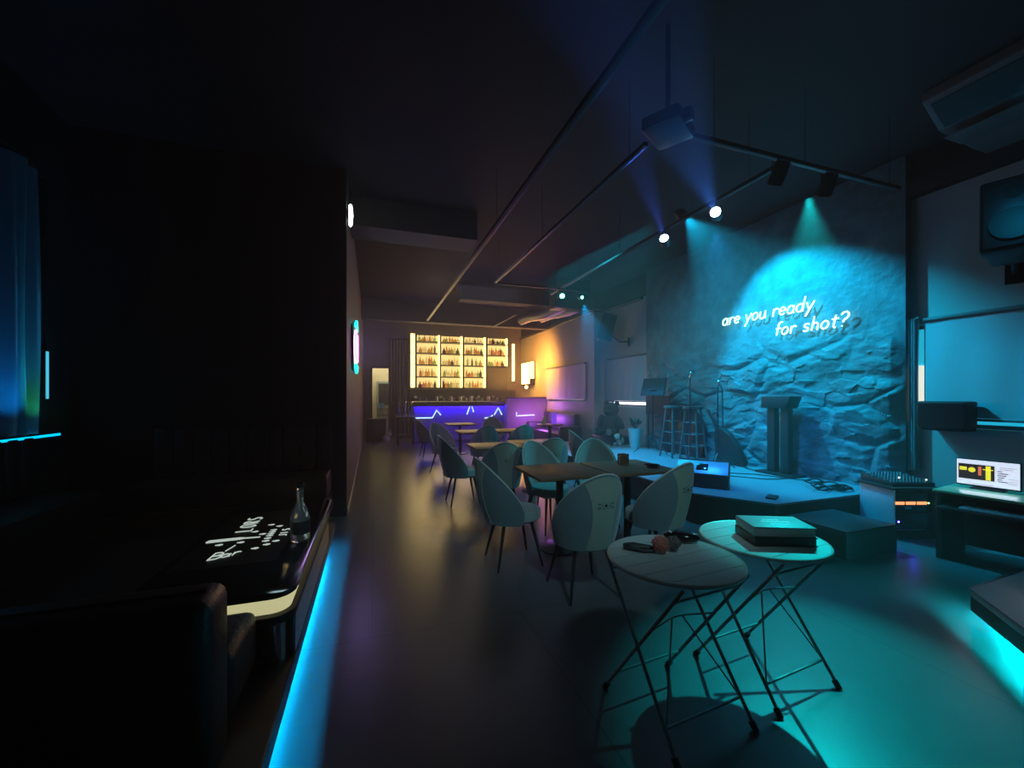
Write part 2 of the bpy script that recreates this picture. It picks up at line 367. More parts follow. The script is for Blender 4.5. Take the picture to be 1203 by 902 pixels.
# stone-clad stage wall
def stone(u, v):
    y = 2.93 + u * (7.55 - 2.93); z = 0.352 + v * (4.18 - 0.352)
    k = max(0.0, min(1.0, (2.5 - z) / 0.8)); k = k * k * (3 - 2 * k)
    p = Vector((y * 1.0, z * 2.2, 3.1))
    warp = noise.noise_vector(Vector((y * 0.9, z * 0.9, 0))) * 0.35
    q = Vector((y * 1.25, z * 2.1, 0.0)) + warp
    d, pts = noise.voronoi(q)
    edge = min(1.0, (d[1] - d[0]) * 6.0)
    c_ = pts[0]; rv = noise.cell_vector(c_ * 37.3 + Vector((3.3, 1.7, 9.1)))
    dq = q - c_
    sm = min(1.0, (d[1] - d[0]) * 5.0)
    facet = sm * (0.035 * rv.x + 0.06 * dq.x * (rv.y - .5) * 2 + 0.07 * dq.y * (rv.z - .5) * 2)
    d2, p2 = noise.voronoi(Vector((y * 4.5, z * 9.0, 2.0)) + warp * 2)
    r2 = noise.cell_vector(p2[0] * 53.1 + Vector((1.1, 7.7, 2.9))); chip = (r2.x - .5) * .022 + (Vector((y * 4.5, z * 9.0, 2.0)) + warp * 2 - p2[0]).y * (r2.y - .5) * .03
    rough = noise.fractal(Vector((y * 4, z * 11, 5)), 0.9, 2.1, 4) * 0.012
    h = k * (edge * .02 + facet + chip + rough + .02) + (1 - k) * (noise.noise(Vector((y * 1.3, z * 0.4, 9))) * 0.012 + rough * .3)
    e = min(u, 1 - u) * 40; h *= min(1, e)
    return Vector((5.70 - h, y, z))
w = MB().grid(stone, 400, 300); w.bx(5.702, 5.798, 2.93, 7.55, 0.352, 4.18)
struct('wall_stage', w, M['rock'])
# ------------------------------------------------------------------ the stage and its step
st = thing('stage', 'low black stage with a chamfered front corner in front of the stone wall', 'stage')
poly = [(5.79, 3.08), (3.91, 3.08), (3.46, 3.72), (3.46, 8.9), (5.79, 8.9)]
MB().prism(poly, 0.33, 0.35).build('stage_top', M['stage'], st)
MB().prism([(5.78, 3.10), (3.92, 3.10), (3.48, 3.73), (3.48, 8.88), (5.78, 8.88)], 0.0, 0.33).build('stage_fascia', M['stageside'], st)
MB().tube([(5.4, 3.078, 0.343), (3.91, 3.078, 0.343), (3.457, 3.72, 0.343), (3.457, 8.9, 0.343)], 0.007, 6).build('edge_trim', M['dmetal'], st)
sp = thing('stage_step', 'black step block standing on the floor against the stage front', 'step', (4.28, 2.74, 0))
MB().bx(-0.33, 0.37, -0.29, 0.29, 0, 0.24, 0.015).build('step_body', M['stageside'], sp)
MB().bx(-0.32, 0.36, -0.28, 0.28, 0.2405, 0.252, 0.004).build('step_top', M['dmetal'], sp)
sp = thing('lower_step', 'shallow black step half hidden behind the book table', 'step', (3.72, 2.78, 0), R(-8))
MB().bx(-0.19, 0.19, -0.2, 0.2, 0, 0.15, 0.01).build('step_body', M['stageside'], sp)
MB().bx(-0.19, 0.19, 0.19, 0.205, 0.151, 0.157).build('edge_strip', M['metal'], sp)

# ------------------------------------------------------------------ windows and blinds
def window(name, x, y0, y1, z0, z1, pane):
    f = MB()
    for a, b_, c, d in ((y0, y0 + .05, z0, z1), (y1 - .05, y1, z0, z1), (y0 + .05, y1 - .05, z0, z0 + .04), (y0 + .05, y1 - .05, z1 - .04, z1)):
        f.bx(x + 0.1, x + 0.16, a, b_, c, d)
    o = struct(name, f, M['white' if False else 'acw'])
    p = MB().bx(x + 0.12, x + 0.13, y0 + .05, y1 - .05, z0 + .04, z1 - .04).build('window_pane', pane, o)
    return o
wo_ = window('window_1', 5.8, 0.4, 3.0, 1.12, 2.25, M['glowc'])
MB().bx(5.902, 5.908, 2.78, 2.95, 1.17, 1.8).build('window_pane', M['dayw'], wo_)
window('window_2', 5.8, 7.6, 9.2, 1.2, 2.36, M['day'])
window('window_3', 5.5, 10.0, 12.4, 1.28, 2.3, M['day'])
def blind(x, y0, y1, z0, z1, label, wave=0.012, seed=0):
    t = thing('roller_blind', label, 'blind', (x, (y0 + y1) / 2, z0), 0, 'roller blinds on the right wall'); L = y1 - y0; hh = z1 - z0
    def fn(u, v): return Vector((-wave * (math.sin(u * 17 + seed) + 0.5 * math.sin(u * 41 + v * 2)) * (1 - 0.5 * v), (u - .5) * L, v * hh))
    MB().shell(lambda u, v: fn(u, v), lambda u, v: fn(u, v) + Vector((0.004, 0, 0)), 50, 6).build('blind_cloth', M['fabric'], t)
    MB().cyl((0, -L / 2, hh + .01), (0, L / 2, hh + .01), 0.025, n=12).build('roller_tube', M['acw'], t)
    MB().bx(-.012, .012, -L / 2, L / 2, -0.03, -0.002, .004).build('bottom_bar', M['acw'], t)
blind(5.765, 0.38, 2.80, 1.23, 2.28, 'grey roller blind over the window right of the stone wall', 0.006)
blind(5.765, 7.56, 9.25, 1.335, 2.38, 'creased roller blind over the window above the big teddy bear', 0.014, 2)
blind(5.465, 9.84, 12.43, 1.35, 2.33, 'roller blind beside the amber wall lamp', 0.008, 4)
# daylight sliver and tucked curtain beside window_1
cu = thing('tucked_curtain', 'narrow grey curtain hanging tied at the stone wall edge', 'curtain', (5.75, 2.885, 0.62))
MB().shell(lambda u, v: Vector((0.03 * math.sin(u * 19), (u - .5) * (.085 - .02 * math.sin(v * 3)), v * 1.7)),
           lambda u, v: Vector((0.03 * math.sin(u * 19) + .006, (u - .5) * (.085 - .02 * math.sin(v * 3)), v * 1.7)), 30, 10).build('curtain_cloth', M['fabric'], cu)
MB().cyl((0, -.05, 1.7), (0, .05, 1.7), .012).build('curtain_rod', M['acw'], cu)
mo = thing('box_speaker', 'black box loudspeaker on the window sill bracket right of the stage', 'speaker', (5.64, 2.56, 1.0))
MB().bx(-.1, .1, -.2, .2, 0.12, .4, .02).build('cabinet', M['rubber'], mo)
MB().bx(-.106, -.1, -.18, .18, 0.14, .38).build('grille', M['blackm'], mo)
MB().bx(-.08, .159, -.16, .16, .095, .12).build('wall_bracket', M['blackm'], mo)

# ------------------------------------------------------------------ neon sign on the stage wall
def arc(cx, cy, rx, ry, a0, a1, n=10): return [(cx + rx * math.cos(R(a0 + (a1 - a0) * i / n)), cy + ry * math.sin(R(a0 + (a1 - a0) * i / n))) for i in range(n + 1)]
GL = {
 'a': ([arc(.24, .28, .23, .27, 40, 400, 16), [(.46, .54), (.46, .12), (.54, 0)]], .66),
 'r': ([[(.05, .55), (.08, 0)], [(.08, .3)] + arc(.28, .34, .2, .2, 160, 40, 6)], .52),
 'e': ([[(.04, .28), (.46, .32)] + arc(.25, .29, .22, .26, 10, 320, 14)], .62),
 'y': ([[(.0, .55), (.22, .08)], [(.5, .58), (.08, -.38)]], .62),
 'o': ([arc(.25, .28, .24, .27, 0, 360, 18)], .64),
 'u': ([[(.04, .55), (.04, .2)] + arc(.24, .2, .2, .2, 180, 340, 8) + [(.46, .55)], [(.46, .55), (.5, 0)]], .66),
 'd': ([arc(.24, .28, .23, .27, 40, 400, 16), [(.48, 1.0), (.47, .1), (.52, 0)]], .68),
 'f': ([arc(.34, .8, .18, .2, 50, 180, 8) + [(.14, 0)], [(0, .5), (.38, .53)]], .5),
 's': ([arc(.24, .42, .17, .14, 30, 260, 9) + arc(.22, .15, .18, .14, 90, -150, 9)], .58),
 'h': ([[(.06, 1.0), (.06, 0)], [(.06, .3)] + arc(.25, .33, .19, .2, 170, 10, 8) + [(.45, 0)]], .64),
 't': ([[(.2, .85), (.18, .12)] + arc(.28, .12, .1, .12, 180, 300, 5), [(0, .58), (.42, .61)]], .52),
 '?': ([arc(.24, .72, .24, .24, 160, -70, 12) + [(.22, .38), (.22, .28)], [(.2, .06), (.2, 0)]], .6),
 ' ': ([], .42),
 'L': ([[(0, 1), (0, 0), (.5, 0)]], .66), 'O': ([arc(.3, .5, .3, .5, 0, 360, 20)], .78),
 'R': ([[(0, 0), (0, 1)] + arc(.2, .75, .26, .25, 90, -90, 8) + [(0, .5)], [(.2, .5), (.5, 0)]], .66),
 'S': ([arc(.25, .74, .24, .25, 40, 260, 10) + arc(.25, .25, .25, .25, 80, -150, 10)], .66),
 'B': ([[(0, 0), (0, 1)] + arc(.2, .76, .25, .24, 90, -90, 8) + [(0, .52)] + arc(.22, .26, .3, .26, 90, -90, 8) + [(0, 0)]], .7),
 'I': ([[(0, 0), (0, 1)]], .25), 'J': ([[(.4, 1), (.4, .2)] + arc(.2, .2, .2, .2, 0, -160, 7)], .6),
 'C': ([arc(.3, .5, .3, .5, 50, 310, 14)], .72),
}
def strokes(text, size, slant=.22, adv=1.0, rise=0.0):
    out = []; x = 0
    for ch in text:
        g, wd = GL[ch]
        if g: out.append((ch, [[((x + p[0] + slant * p[1]) * size, p[1] * size + rise * (x + p[0]) * size) for p in st_] for st_ in g]))
        x += wd * adv
    return out
sg = thing('neon_sign', 'white cyan neon lettering reading are you ready for shot on stone wall', 'neon sign')
def sign_line(text, y0, z0, size, adv, rise):
    for ch, sts in strokes(text, size, .22, adv, rise):
        m = MB()
        for pl in sts: m.tube([(5.63, y0 - a, z0 + b_) for a, b_ in pl], 0.0095, 6)
        m.build('letter', M['neon'], sg)
sign_line('are you ready', 5.42, 2.645, .2, 1.0, -0.015)
sign_line('for shot?', 4.46, 2.345, .185, 1.06, -0.01)
for y, z in ((5.3, 2.7), (4.9, 2.7), (4.2, 2.7), (4.3, 2.42), (3.9, 2.42), (3.6, 2.42)): MB().bx(5.63, 5.69, y - .004, y + .004, z - .004, z + .004).build('standoff', M['blackm'], sg)
L_SIGN = area('neon_sign_light', (5.52, 4.5, 2.55), (5.7, 4.5, 2.55), (0.05, 0.85, 1.0), 2.0, 1.6, 0.5)

# ================================================================== CHAIRS
def make_chair(label):
    t = thing('velvet_chair', label, 'chair', (0, 0, 0), 0, 'velvet tub chairs around the brown tables')
    A = 96
    def zt(th): return 0.47 + 0.455 * max(0, math.cos(th * 0.93)) ** 0.85
    def surf(u, v, off):
        th = R(-A + 2 * A * u); z0 = 0.37; z1 = zt(th); z = z0 + (z1 - z0) * v
        f = (z - 0.37) / 0.55; rad = 0.215 + 0.05 * math.sin(min(1, f * 1.15) * math.pi * .62) + off
        fx = 0.93 - 0.18 * max(0, f - .45) ** 1.5
        return Vector((rad * fx * math.sin(th) * 1.04, -rad * math.cos(th) - 0.06 * f * max(0, math.cos(th)), z))
    MB().shell(lambda u, v: surf(u, v, .018), lambda u, v: surf(u, v, 0.0), 40, 14).build('backrest', M['velvet'], t)
    MB().shell(lambda u, v: surf(.04 + .92 * u, .12 + .86 * v, -.001), lambda u, v: surf(.04 + .92 * u, .12 + .86 * v, -.016), 36, 12).build('back_lining', M['velvetin'], t, 'paler grey lining')
    MB().tube([surf(i / 40, 1, .009) for i in range(41)], 0.0085, 6).build('piping', M['piping'], t, 'pale edge piping')
    def pan(u, v, off):
        hw = 0.10 * (1.0 + 1.1 * (v - .42) ** 2 * 2.2)
        return surf(.5 + (u - .5) * 2 * hw * .95, .02 + v * .95, .018 + off)
    pb = MB().shell(lambda u, v: pan(u, v, .0045), lambda u, v: pan(u, v, 0.001), 12, 14).build('back_panel', M['panel'], t, 'lighter sage back panel')
    e = MB()
    c0 = surf(.5, .62, .024)
    for dx, dz, r in [(0, 0, .009)] + [(.026 * math.cos(q), .023 * math.sin(q), .003) for q in [k * math.pi / 3 for k in range(6)]] + [(sx * dd, dz, .0035) for sx in (-1, 1) for dd, dz in ((.042, .012), (.042, -.012), (.056, 0.014), (.056, -.014))]:
        e.cyl((c0.x + dx, c0.y + .002, c0.z + dz), (c0.x + dx, c0.y - .003, c0.z + dz), r, n=8)
    e.build('emblem', M['blackm'], pb)
    def seat(r, z0, z1):
        pf = [(0, z0), (r * .9, z0), (r, z0 + .015), (r * 1.0, z1 - .025), (r * .95, z1 - .008), (r * .8, z1), (0, z1 + .006)]
        return MB().lathe(pf, 28, (0, .035, 0))
    s_ = seat(.205, .375, .475).build('seat', M['velvetin'], t, 'grey velvet seat cushion')
    s_.scale = (1.0, 1.08, 1)
    for sx, sy in ((-1, -1), (1, -1), (-1, 1), (1, 1)):
        MB().cyl((sx * .12, sy * .12 + .01, .385), (sx * .2, sy * .2 + .01, 0), .017, .009, 10).build('leg', M['leg'], t)
    MB().bx(-.13, .13, -.12, .14, .357, .376).build('seat_frame', M['leg'], t)
    return t
CH = [
 (1.17, 3.42, -90, 'tub chair side on at the left end of the nearest brown table'),
 (1.50, 2.74, 0, 'nearest tub chair seen from behind, between the brown table and the round tables'),
 (2.29, 2.93, 14, 'tub chair seen from behind, directly behind the book table and left of flight case'),
 (1.84, 4.16, 195, 'tub chair facing the camera across the nearest brown table, next to its left end'),
 (2.46, 4.14, 160, 'bright teal lit tub chair across the table, beside the stage edge'),
 (1.48, 4.74, -8, 'tub chair with its broad back to camera at the second row table'),
 (2.20, 5.0, -5, 'tub chair with back to camera hidden behind the facing chairs'),
 (1.16, 5.50, -90, 'dark tub chair side on with legs free in the aisle'),
 (1.30, 7.75, -150, 'pale blue tub chair at left of the third row table'),
 (1.92, 7.25, 0, 'violet tinted tub chair with back to camera in the third row'),
 (2.62, 7.25, 0, 'pinkish tub chair with back to camera, furthest right of third row'),
 (1.28, 9.85, -85, 'blue lit tub chair nearest to the violet bar front'),
 (3.20, 5.62, -100, 'tub chair leaning by the left stage edge near the teddy'),
 (2.80, 9.62, 170, 'tub chair facing camera in front of the violet bar'),
]
chair0 = None
for x, y, a, lab in CH:
    if chair0 is None:
        chair0 = make_chair(lab); chair0.location = (x, y, 0); chair0.rotation_euler = (0, 0, R(a))
    else: dup(chair0, (x, y, 0), R(a), lab)

# ------------------------------------------------------------------ brown pedestal tables
def make_table(label, sx, sy):
    t = thing('pedestal_table', label, 'table', (0, 0, 0), 0, 'brown pedestal tables')
    MB().bx(-sx / 2, sx / 2, -sy / 2, sy / 2, .72, .75, .006).build('tabletop', M['wood'], t)
    MB().cyl((0, 0, .03), (0, 0, .70), .035, n=16).build('column', M['blackm'], t)
    MB().bx(-.2, .2, -.2, .2, .70, .72).build('top_plate', M['blackm'], t)
    MB().lathe([(0, 0), (.2, 0), (.2, .012), (.06, .035), (0, .035)], 24).build('base_plate', M['blackm'], t)
    return t
TB = [(1.70, 3.56, 'nearest brown square table with chairs on three sides'), (2.43, 3.52, 'brown square table holding the napkin holder'),
      (1.66, 5.62, 'brown table in the second row beside the aisle'), (2.36, 5.82, 'brown table in the second row nearer the stage'),
      (1.95, 8.00, 'brown table in the third row'), (2.7, 8.00, 'brown table in the third row nearer the stage'), (2.1, 10.2, 'brown table just before the violet bar')]
t0 = None
for x, y, lab in TB:
    if t0 is None: t0 = make_table(lab, .70, .70); t0.location = (x, y, 0)
    else: dup(t0, (x, y, 0), 0, lab)
nh = thing('napkin_holder', 'small brown napkin holder standing on the brown table', 'napkin holder', (2.45, 3.62, .75))
MB().bx(-.05, .05, -.03, .03, 0, .012).bx(-.05, .05, -.03, -.024, .012, .11, .002).bx(-.05, .05, .024, .03, .012, .11, .002).build('holder', M['wood'], nh)
MB().bx(-.045, .045, -.02, .02, .013, .09).build('napkins', M['pages'], nh)
at = thing('ashtray', 'dark round ashtray on the brown table beside the napkin holder', 'ashtray', (2.62, 3.36, .75))
MB().lathe([(0, .004), (.045, .004), (.05, .03), (.06, .032), (.065, 0.0), (0, 0)], 20).build('bowl', M['gloss'], at)
MB().bx(-.1, -.03, -.012, .012, .03, .045, .004).build('lighter', M['black'], at)

# ------------------------------------------------------------------ folding bistro tables
def make_bistro(label):
    t = thing('folding_bistro_table', label, 'table', (0, 0, 0), 0, 'round folding bistro tables')
    RR = .295
    m = MB(); n = 6; wd = 2 * RR / n
    for k in range(n):
        a = -RR + k * wd + .002; b_ = -RR + (k + 1) * wd - .002
        pts = []
        for i in range(9):
            y = a + (b_ - a) * i / 8; pts.append((math.sqrt(max(0, RR * RR - y * y)), y))
        poly = pts + [(-x, y) for x, y in pts[::-1]]
        poly = [p for i, p in enumerate(poly) if i == 0 or (abs(p[0] - poly[i - 1][0]) + abs(p[1] - poly[i - 1][1])) > 1e-5]
        if abs(poly[0][0] - poly[-1][0]) + abs(poly[0][1] - poly[-1][1]) < 1e-5: poly.pop()
        m.prism(poly, .698, .708)
    m.build('tabletop', M['bistro'], t)
    MB().lathe([(0, .690), (RR - .01, .690), (RR - .01, .697), (0, .697)], 48).build('under_sheet', M['bistroleg'], t)
    MB().tube([(RR * math.cos(q), RR * math.sin(q), .702) for q in [2 * math.pi * i / 56 for i in range(56)]], .0085, 8, True).build('rim', M['piping'], t)
    rot = R(4)
    def leg(x, ys):   # ys = +1: foot near, top far
        f = Vector((x, -.235 * ys, .02)); p = Vector((x * .93, .235 * ys, .685))
        o = MB().tube([f, p], .0082, 8).build('leg', M['bistroleg'], t)
        MB().tube([f + Vector((0, 0.012 * ys, .012)), f - Vector((0, .012 * ys, .018))], .014, 8).build('foot_cap', M['rubber'], o)
    for x in (-.225, .225): leg(x, 1)
    for x in (-.205, .205): leg(x, -1)
    def at(x, ys, f): return (x * (1 - .07 * f), -.235 * ys + .47 * ys * f, .02 + .665 * f)
    for x, q, f in ((.225, 1, .13), (.225, 1, .9), (.205, -1, .16), (.205, -1, .9)): MB().tube([at(-x, q, f), at(x, q, f)], .006, 6).build('crossbar', M['bistroleg'], t)
    MB().tube([at(-.205, -1, .62), (-.03, -.02, .44), (.03, -.02, .44), at(.205, -1, .62)], .004, 6).tube([at(-.225, 1, .12), (-.03, -.02, .44)], .004, 6).tube([at(.225, 1, .12), (.03, -.02, .44)], .004, 6).build('brace', M['bistroleg'], t)
    return t
bt = make_bistro('round folding bistro table in the cyan light, carrying the stacked books')
bt.location = (1.95, 1.62, 0); bt.rotation_euler = (0, 0, R(5))
dup(bt, (1.33, 1.56, 0), R(5), 'round folding bistro table in half shade, carrying the pompoms and glasses case')
# books
bk = thing('book', 'large teal lit hardback book lying on top of the dark thick book', 'book', (1.985, 1.575, .756), R(-24))
MB().bx(-.148, .148, -.1, .1, .042, .047, .002).bx(-.148, .148, -.1, .1, 0, .005, .002).bx(-.15, -.143, -.1, .1, 0, .047, .002).build('cover', M['cover'], bk)
MB().bx(-.143, .143, -.095, .095, .005, .042).build('pages', M['pages'], bk)
MB().bx(-.05, .03, .02, .034, .047, .0478).bx(-.07, .07, -.012, .004, .047, .0478).bx(-.04, .05, -.045, -.035, .047, .0475).build('title_lettering', M['title'], bk)
bx_ = thing('book', 'dark thick book underneath the teal lit hardback', 'book', (1.98, 1.57, .711), R(-22))
MB().bx(-.15, .15, -.103, .103, .038, .044, .002).bx(-.15, .15, -.103, .103, 0, .006, .002).bx(-.152, -.146, -.103, .103, 0, .044, .002).build('cover', M['cover2'], bx_)
MB().bx(-.145, .145, -.098, .098, .006, .038).build('pages', M['strap'], bx_)
# pompom key ring, glasses case
kc = thing('pompom_keychain', 'coral and brown pompom key ring lying on the shaded bistro table', 'keychain', (1.31, 1.62, .711))
def fuzz(c, r, seed):
    random.seed(seed); m = MB(); m.ball(c, r * .86, 16, 10)
    for k in range(150):
        d = Vector((random.gauss(0, 1), random.gauss(0, 1), random.gauss(0, 1))).normalized()
        m.cyl(Vector(c) + d * r * .7, Vector(c) + d * r * random.uniform(.98, 1.1), .0045, .001, 4)
    return m
fuzz((-.015, -.01, .044), .042, 1).build('coral_pompom', M['pom'], kc, 'coral pink pompom')
fuzz((.065, -.005, .038), .036, 2).build('brown_pompom', M['pomb'], kc, 'brown pompom')
MB().tube([(-.02, .02, .012), (-.06, .05, .014), (-.12, .07, .012), (-.13, .11, .012), (-.09, .1, .014), (-.03, .04, .012)], .01, 6).tube([(-.04, .0, .01), (-.09, .02, .01), (-.15, .09, .01)], .008, 6).build('strap', M['strap'], kc)
MB().tube([(.03 + .02 * math.cos(q), .03 + .02 * math.sin(q), .004) for q in [2 * math.pi * i / 16 for i in range(16)]], .003, 6, True).build('ring', M['chrome'], kc)
gc = thing('glasses_case', 'glossy black oblong case lying at the rear of the shaded table', 'case', (1.50, 1.70, .711), R(-38))
MB().ball((0, 0, .027), (.09, .038, .026), 20, 10).build('case_shell', M['gloss'], gc)
m = MB()
for x, y in ((-.06, .008), (-.052, -.008), (-.045, .012), (.05, .01), (.058, -.006)): m.ball((x, y, .046), (.008, .006, .004), 8, 6)
m.build('highlight_beads', M['chrome'], gc)  # chrome beads added for the highlights at both ends of the case

# ================================================================== STAGE GEAR
Z = .35
fc = thing('stage_monitor', 'black wedge monitor with grey blue top at the left stage edge', 'speaker', (3.87, 4.02, Z), R(-50))
MB().prism([(-.16, 0), (.16, 0), (.16, .3), (.0, .3), (-.16, .16)], -.29, .29, 'x', .012).build('cabinet', M['black'], fc)
MB().box((0, -.083, .235), (.57, .2, .008), E3(41.2), .003).build('top_panel', M['caseg'], fc, 'pale grey blue sloping face')
MB().box((0, -.083, .238), (.13, .1, .012), E3(41.2), .003).build('handle_cup', M['gloss'], fc)
for sx in (-1, 1):
    for z in (.02, .15): MB().box((sx * .285, -.155, z), (.03, .03, .03), None, .006).build('corner_guard', M['dmetal'], fc)
# music stand
ms = thing('music_stand', 'black music stand with tilted sheet desk in front of window edge', 'music stand', (5.15, 6.62, Z), R(-72))
MB().box((0, .02, 1.28), (.5, .02, .34), E3(-18)).bx(-.25, .25, -.06, -.02, 1.11, 1.125).build('desk', M['black'], ms)
MB().cyl((0, 0, .3), (0, 0, 1.2), .012).build('pole', M['blackm'], ms)
for k in range(3):
    a = R(90 + 120 * k + 20); MB().tube([(0, 0, .34), (.36 * math.cos(a), .36 * math.sin(a), .01)], .009, 8).build('leg', M['dmetal'], ms)
MB().bx(-.06, .08, -.045, -.03, 1.22, 1.235).build('clip_light', M['chrome'], ms)
# loudspeaker box on legs behind the music stand
gs = thing('perforated_panel_stand', 'square black stand panel with small window holes below the music stand', 'stand', (5.45, 6.85, Z), R(-90))
MB().bx(-.36, .36, -.015, .015, .72, 1.1).build('panel', M['black'], gs)
for i in range(2):
    for j in range(4): MB().bx(-.34 + i * .05, -.305 + i * .05, -.02, -.016, .8 + j * .07, .84 + j * .07).build('vent', M['dmetal'], gs)
for sx in (-1, 1): MB().cyl((sx * .3, 0, 0), (sx * .3, 0, .72), .012).build('leg', M['blackm'], gs)
# high stools
def make_stool(label):
    t = thing('bar_stool', label, 'stool', (0, 0, 0), 0, 'tall wooden stools on the stage')
    MB().lathe([(0, .88), (.16, .88), (.17, .9), (.165, .925), (0, .93)], 24).build('seat', M['oak'], t)
    for k in range(4):
        a = R(45 + 90 * k)
        MB().tube([(.12 * math.cos(a), .12 * math.sin(a), .885), (.23 * math.cos(a), .23 * math.sin(a), 0)], .016, 8).build('leg', M['oak'], t)
    for z in (.25, .45, .65):
        r = .12 + .11 * (1 - z / .885); P = [(r * math.cos(R(45 + 90 * k)), r * math.sin(R(45 + 90 * k)), z) for k in range(4)]
        m = MB()
        for k in range(4): m.tube([P[k], P[(k + 1) % 4]], .009, 6)
        m.build('rung', M['oak'], t)
    return t
s0 = make_stool('tall wooden stool behind the music stand on stage'); s0.location = (5.16, 6.06, Z)
dup(s0, (5.2, 5.62, Z), R(20), 'tall wooden stool beside the microphone stand with green pole')
def mic_stand(x, y, h, label, boom=None, bag=False):
    t = thing('microphone_stand', label, 'microphone stand', (x, y, Z), 0, 'microphone stands on the stage')
    MB().cyl((0, 0, .2), (0, 0, h), .011, n=10).build('pole', M['dmetal'], t)
    for k in range(3):
        a = R(200 + 120 * k); MB().tube([(0, 0, .22), (.1 * math.cos(a), .1 * math.sin(a), .1), (.24 * math.cos(a), .24 * math.sin(a), .008)], .008, 8).build('leg', M['dmetal'], t)
    MB().cyl((0, 0, h * .62), (0, 0, h * .66), .02, n=12).build('clutch', M['black'], t)
    if boom: MB().tube([(0, 0, h), *boom], .008, 8).build('boom_arm', M['blackm'], t)
    MB().tube([(0, 0, h - .01), (0, -.02, h + .05)], [.014, .02], 10).ball((0, -.024, h + .065), .024).build('microphone', M['chrome'], t)
    return t
mic_stand(4.75, 5.2, 1.4, 'microphone stand rising behind the wooden stools')
mic_stand(5.05, 4.95, 1.26, 'microphone stand with its boom arm hanging straight down', [(.0, -.06, 1.27), (.0, -.09, 1.2), (.0, -.1, .62)])
gb = thing('guitar_bag', 'dark soft guitar bag leaning on the stone wall', 'bag', (5.46, 5.12, Z))
MB().prism([(-.22, 0), (.3, 0), (.34, .06), (.24, .3), (.1, .5), (-.02, .58), (-.14, .62), (-.2, .5)][::-1], -.05, .05, 'x', .02).build('bag_body', M['leather'], gb)
gb.rotation_euler = (0, R(8), R(180))
MB().tube([(0, -.16, .58), (0, -.2, .7), (0, -.28, .8), (0, -.3, .88)], [.03, .03, .022, .018], 10).build('neck', M['leather'], gb)
# equipment trunk pile behind stools
tr = thing('dark_drape', 'black cloth draped over gear against the stone wall behind the stools', 'drape', (5.52, 6.3, Z))
def dr(u, v, o=0):
    y = -.55 + 1.1 * u; h = .95 * (1 - .35 * max(0, -y) ** 2 * 4) * (1 - v) + .0
    return Vector((-.13 * v + .03 * math.sin(u * 23) * v - o + .1, y, max(0.005, h)))
MB().shell(lambda u, v: dr(u, v), lambda u, v: dr(u, v, -.01), 40, 8).build('cloth', M['leather'], tr)
# lectern with two columns
lc = thing('lectern', 'dark lectern with two columns and block top in front of the stone wall', 'lectern', (5.42, 4.22, Z), R(-90))
MB().bx(-.28, .28, -.14, .14, 0, .03, .006).build('base', M['black'], lc)
for sx in (-1, 1): MB().bx(sx * .1 - .058, sx * .1 + .058, -.05, .05, .03, .95, .008).build('column', M['black'], lc)
MB().prism([(-.2, .93), (.17, .93), (.24, 1.1), (-.19, 1.1)], -.12, .12, 'y', .01).build('desk_top', M['black'], lc)
# cables on the stage
def wob(pts, n=8, amp=.03, seed=0):
    random.seed(seed); out = []
    for i in range(len(pts) - 1):
        a, b_ = Vector(pts[i]), Vector(pts[i + 1])
        for k in range(n): out.append(a.lerp(b_, k / n) + Vector((random.uniform(-amp, amp), random.uniform(-amp, amp), 0)) * (1 if (i or k) else 0))
    out.append(Vector(pts[-1]))
    for _ in range(3): out = [out[0]] + [(out[i - 1] + out[i] * 2 + out[i + 1]) / 4 for i in range(1, len(out) - 1)] + [out[-1]]
    return out
cb = MB().tube(wob([(5.3, 3.95, Z + .008), (4.9, 4.0, Z + .008), (4.6, 4.4, Z + .008), (4.75, 4.55, Z + .008), (5.1, 4.3, Z + .008), (5.4, 3.6, Z + .008)], 8, .03, 4), .006, 6).build('stage_cable', M['rubber'])
tag(cb, 'thin black cable looping over the stage floor before the lectern', 'cable')
m = MB()
random.seed(9)
for k in range(7):
    c = (random.uniform(-.22, .22), random.uniform(-.12, .12)); r = random.uniform(.08, .16)
    m.tube([(c[0] + r * math.cos(q), c[1] + r * .7 * math.sin(q), .012 + .018 * k * .6 + .01 * math.sin(3 * q)) for q in [2 * math.pi * i / 22 for i in range(22)]], .009, 6, True)
o = m.build('cable_coil', M['rubber']); o.location = (5.05, 3.4, Z); tag(o, 'heap of coiled black cables at the right stage corner', 'cable')
o = MB().bx(-.09, .09, -.05, .05, .0, .02, .005).build('stage_box', M['black']); o.location = (4.1, 3.28, Z); o.rotation_euler = (0, 0, R(30))
tag(o, 'small flat black box lying at the chamfered stage corner', 'box')
m = MB().tube(wob([(5.45, 4.9, Z + .01), (5.3, 4.6, Z + .01), (5.5, 4.2, Z + .01)], 8, .03, 2), .008, 6)
o = m.build('stage_cable', M['rubber']); tag(o, 'black cable along the foot of the stone wall', 'cable')

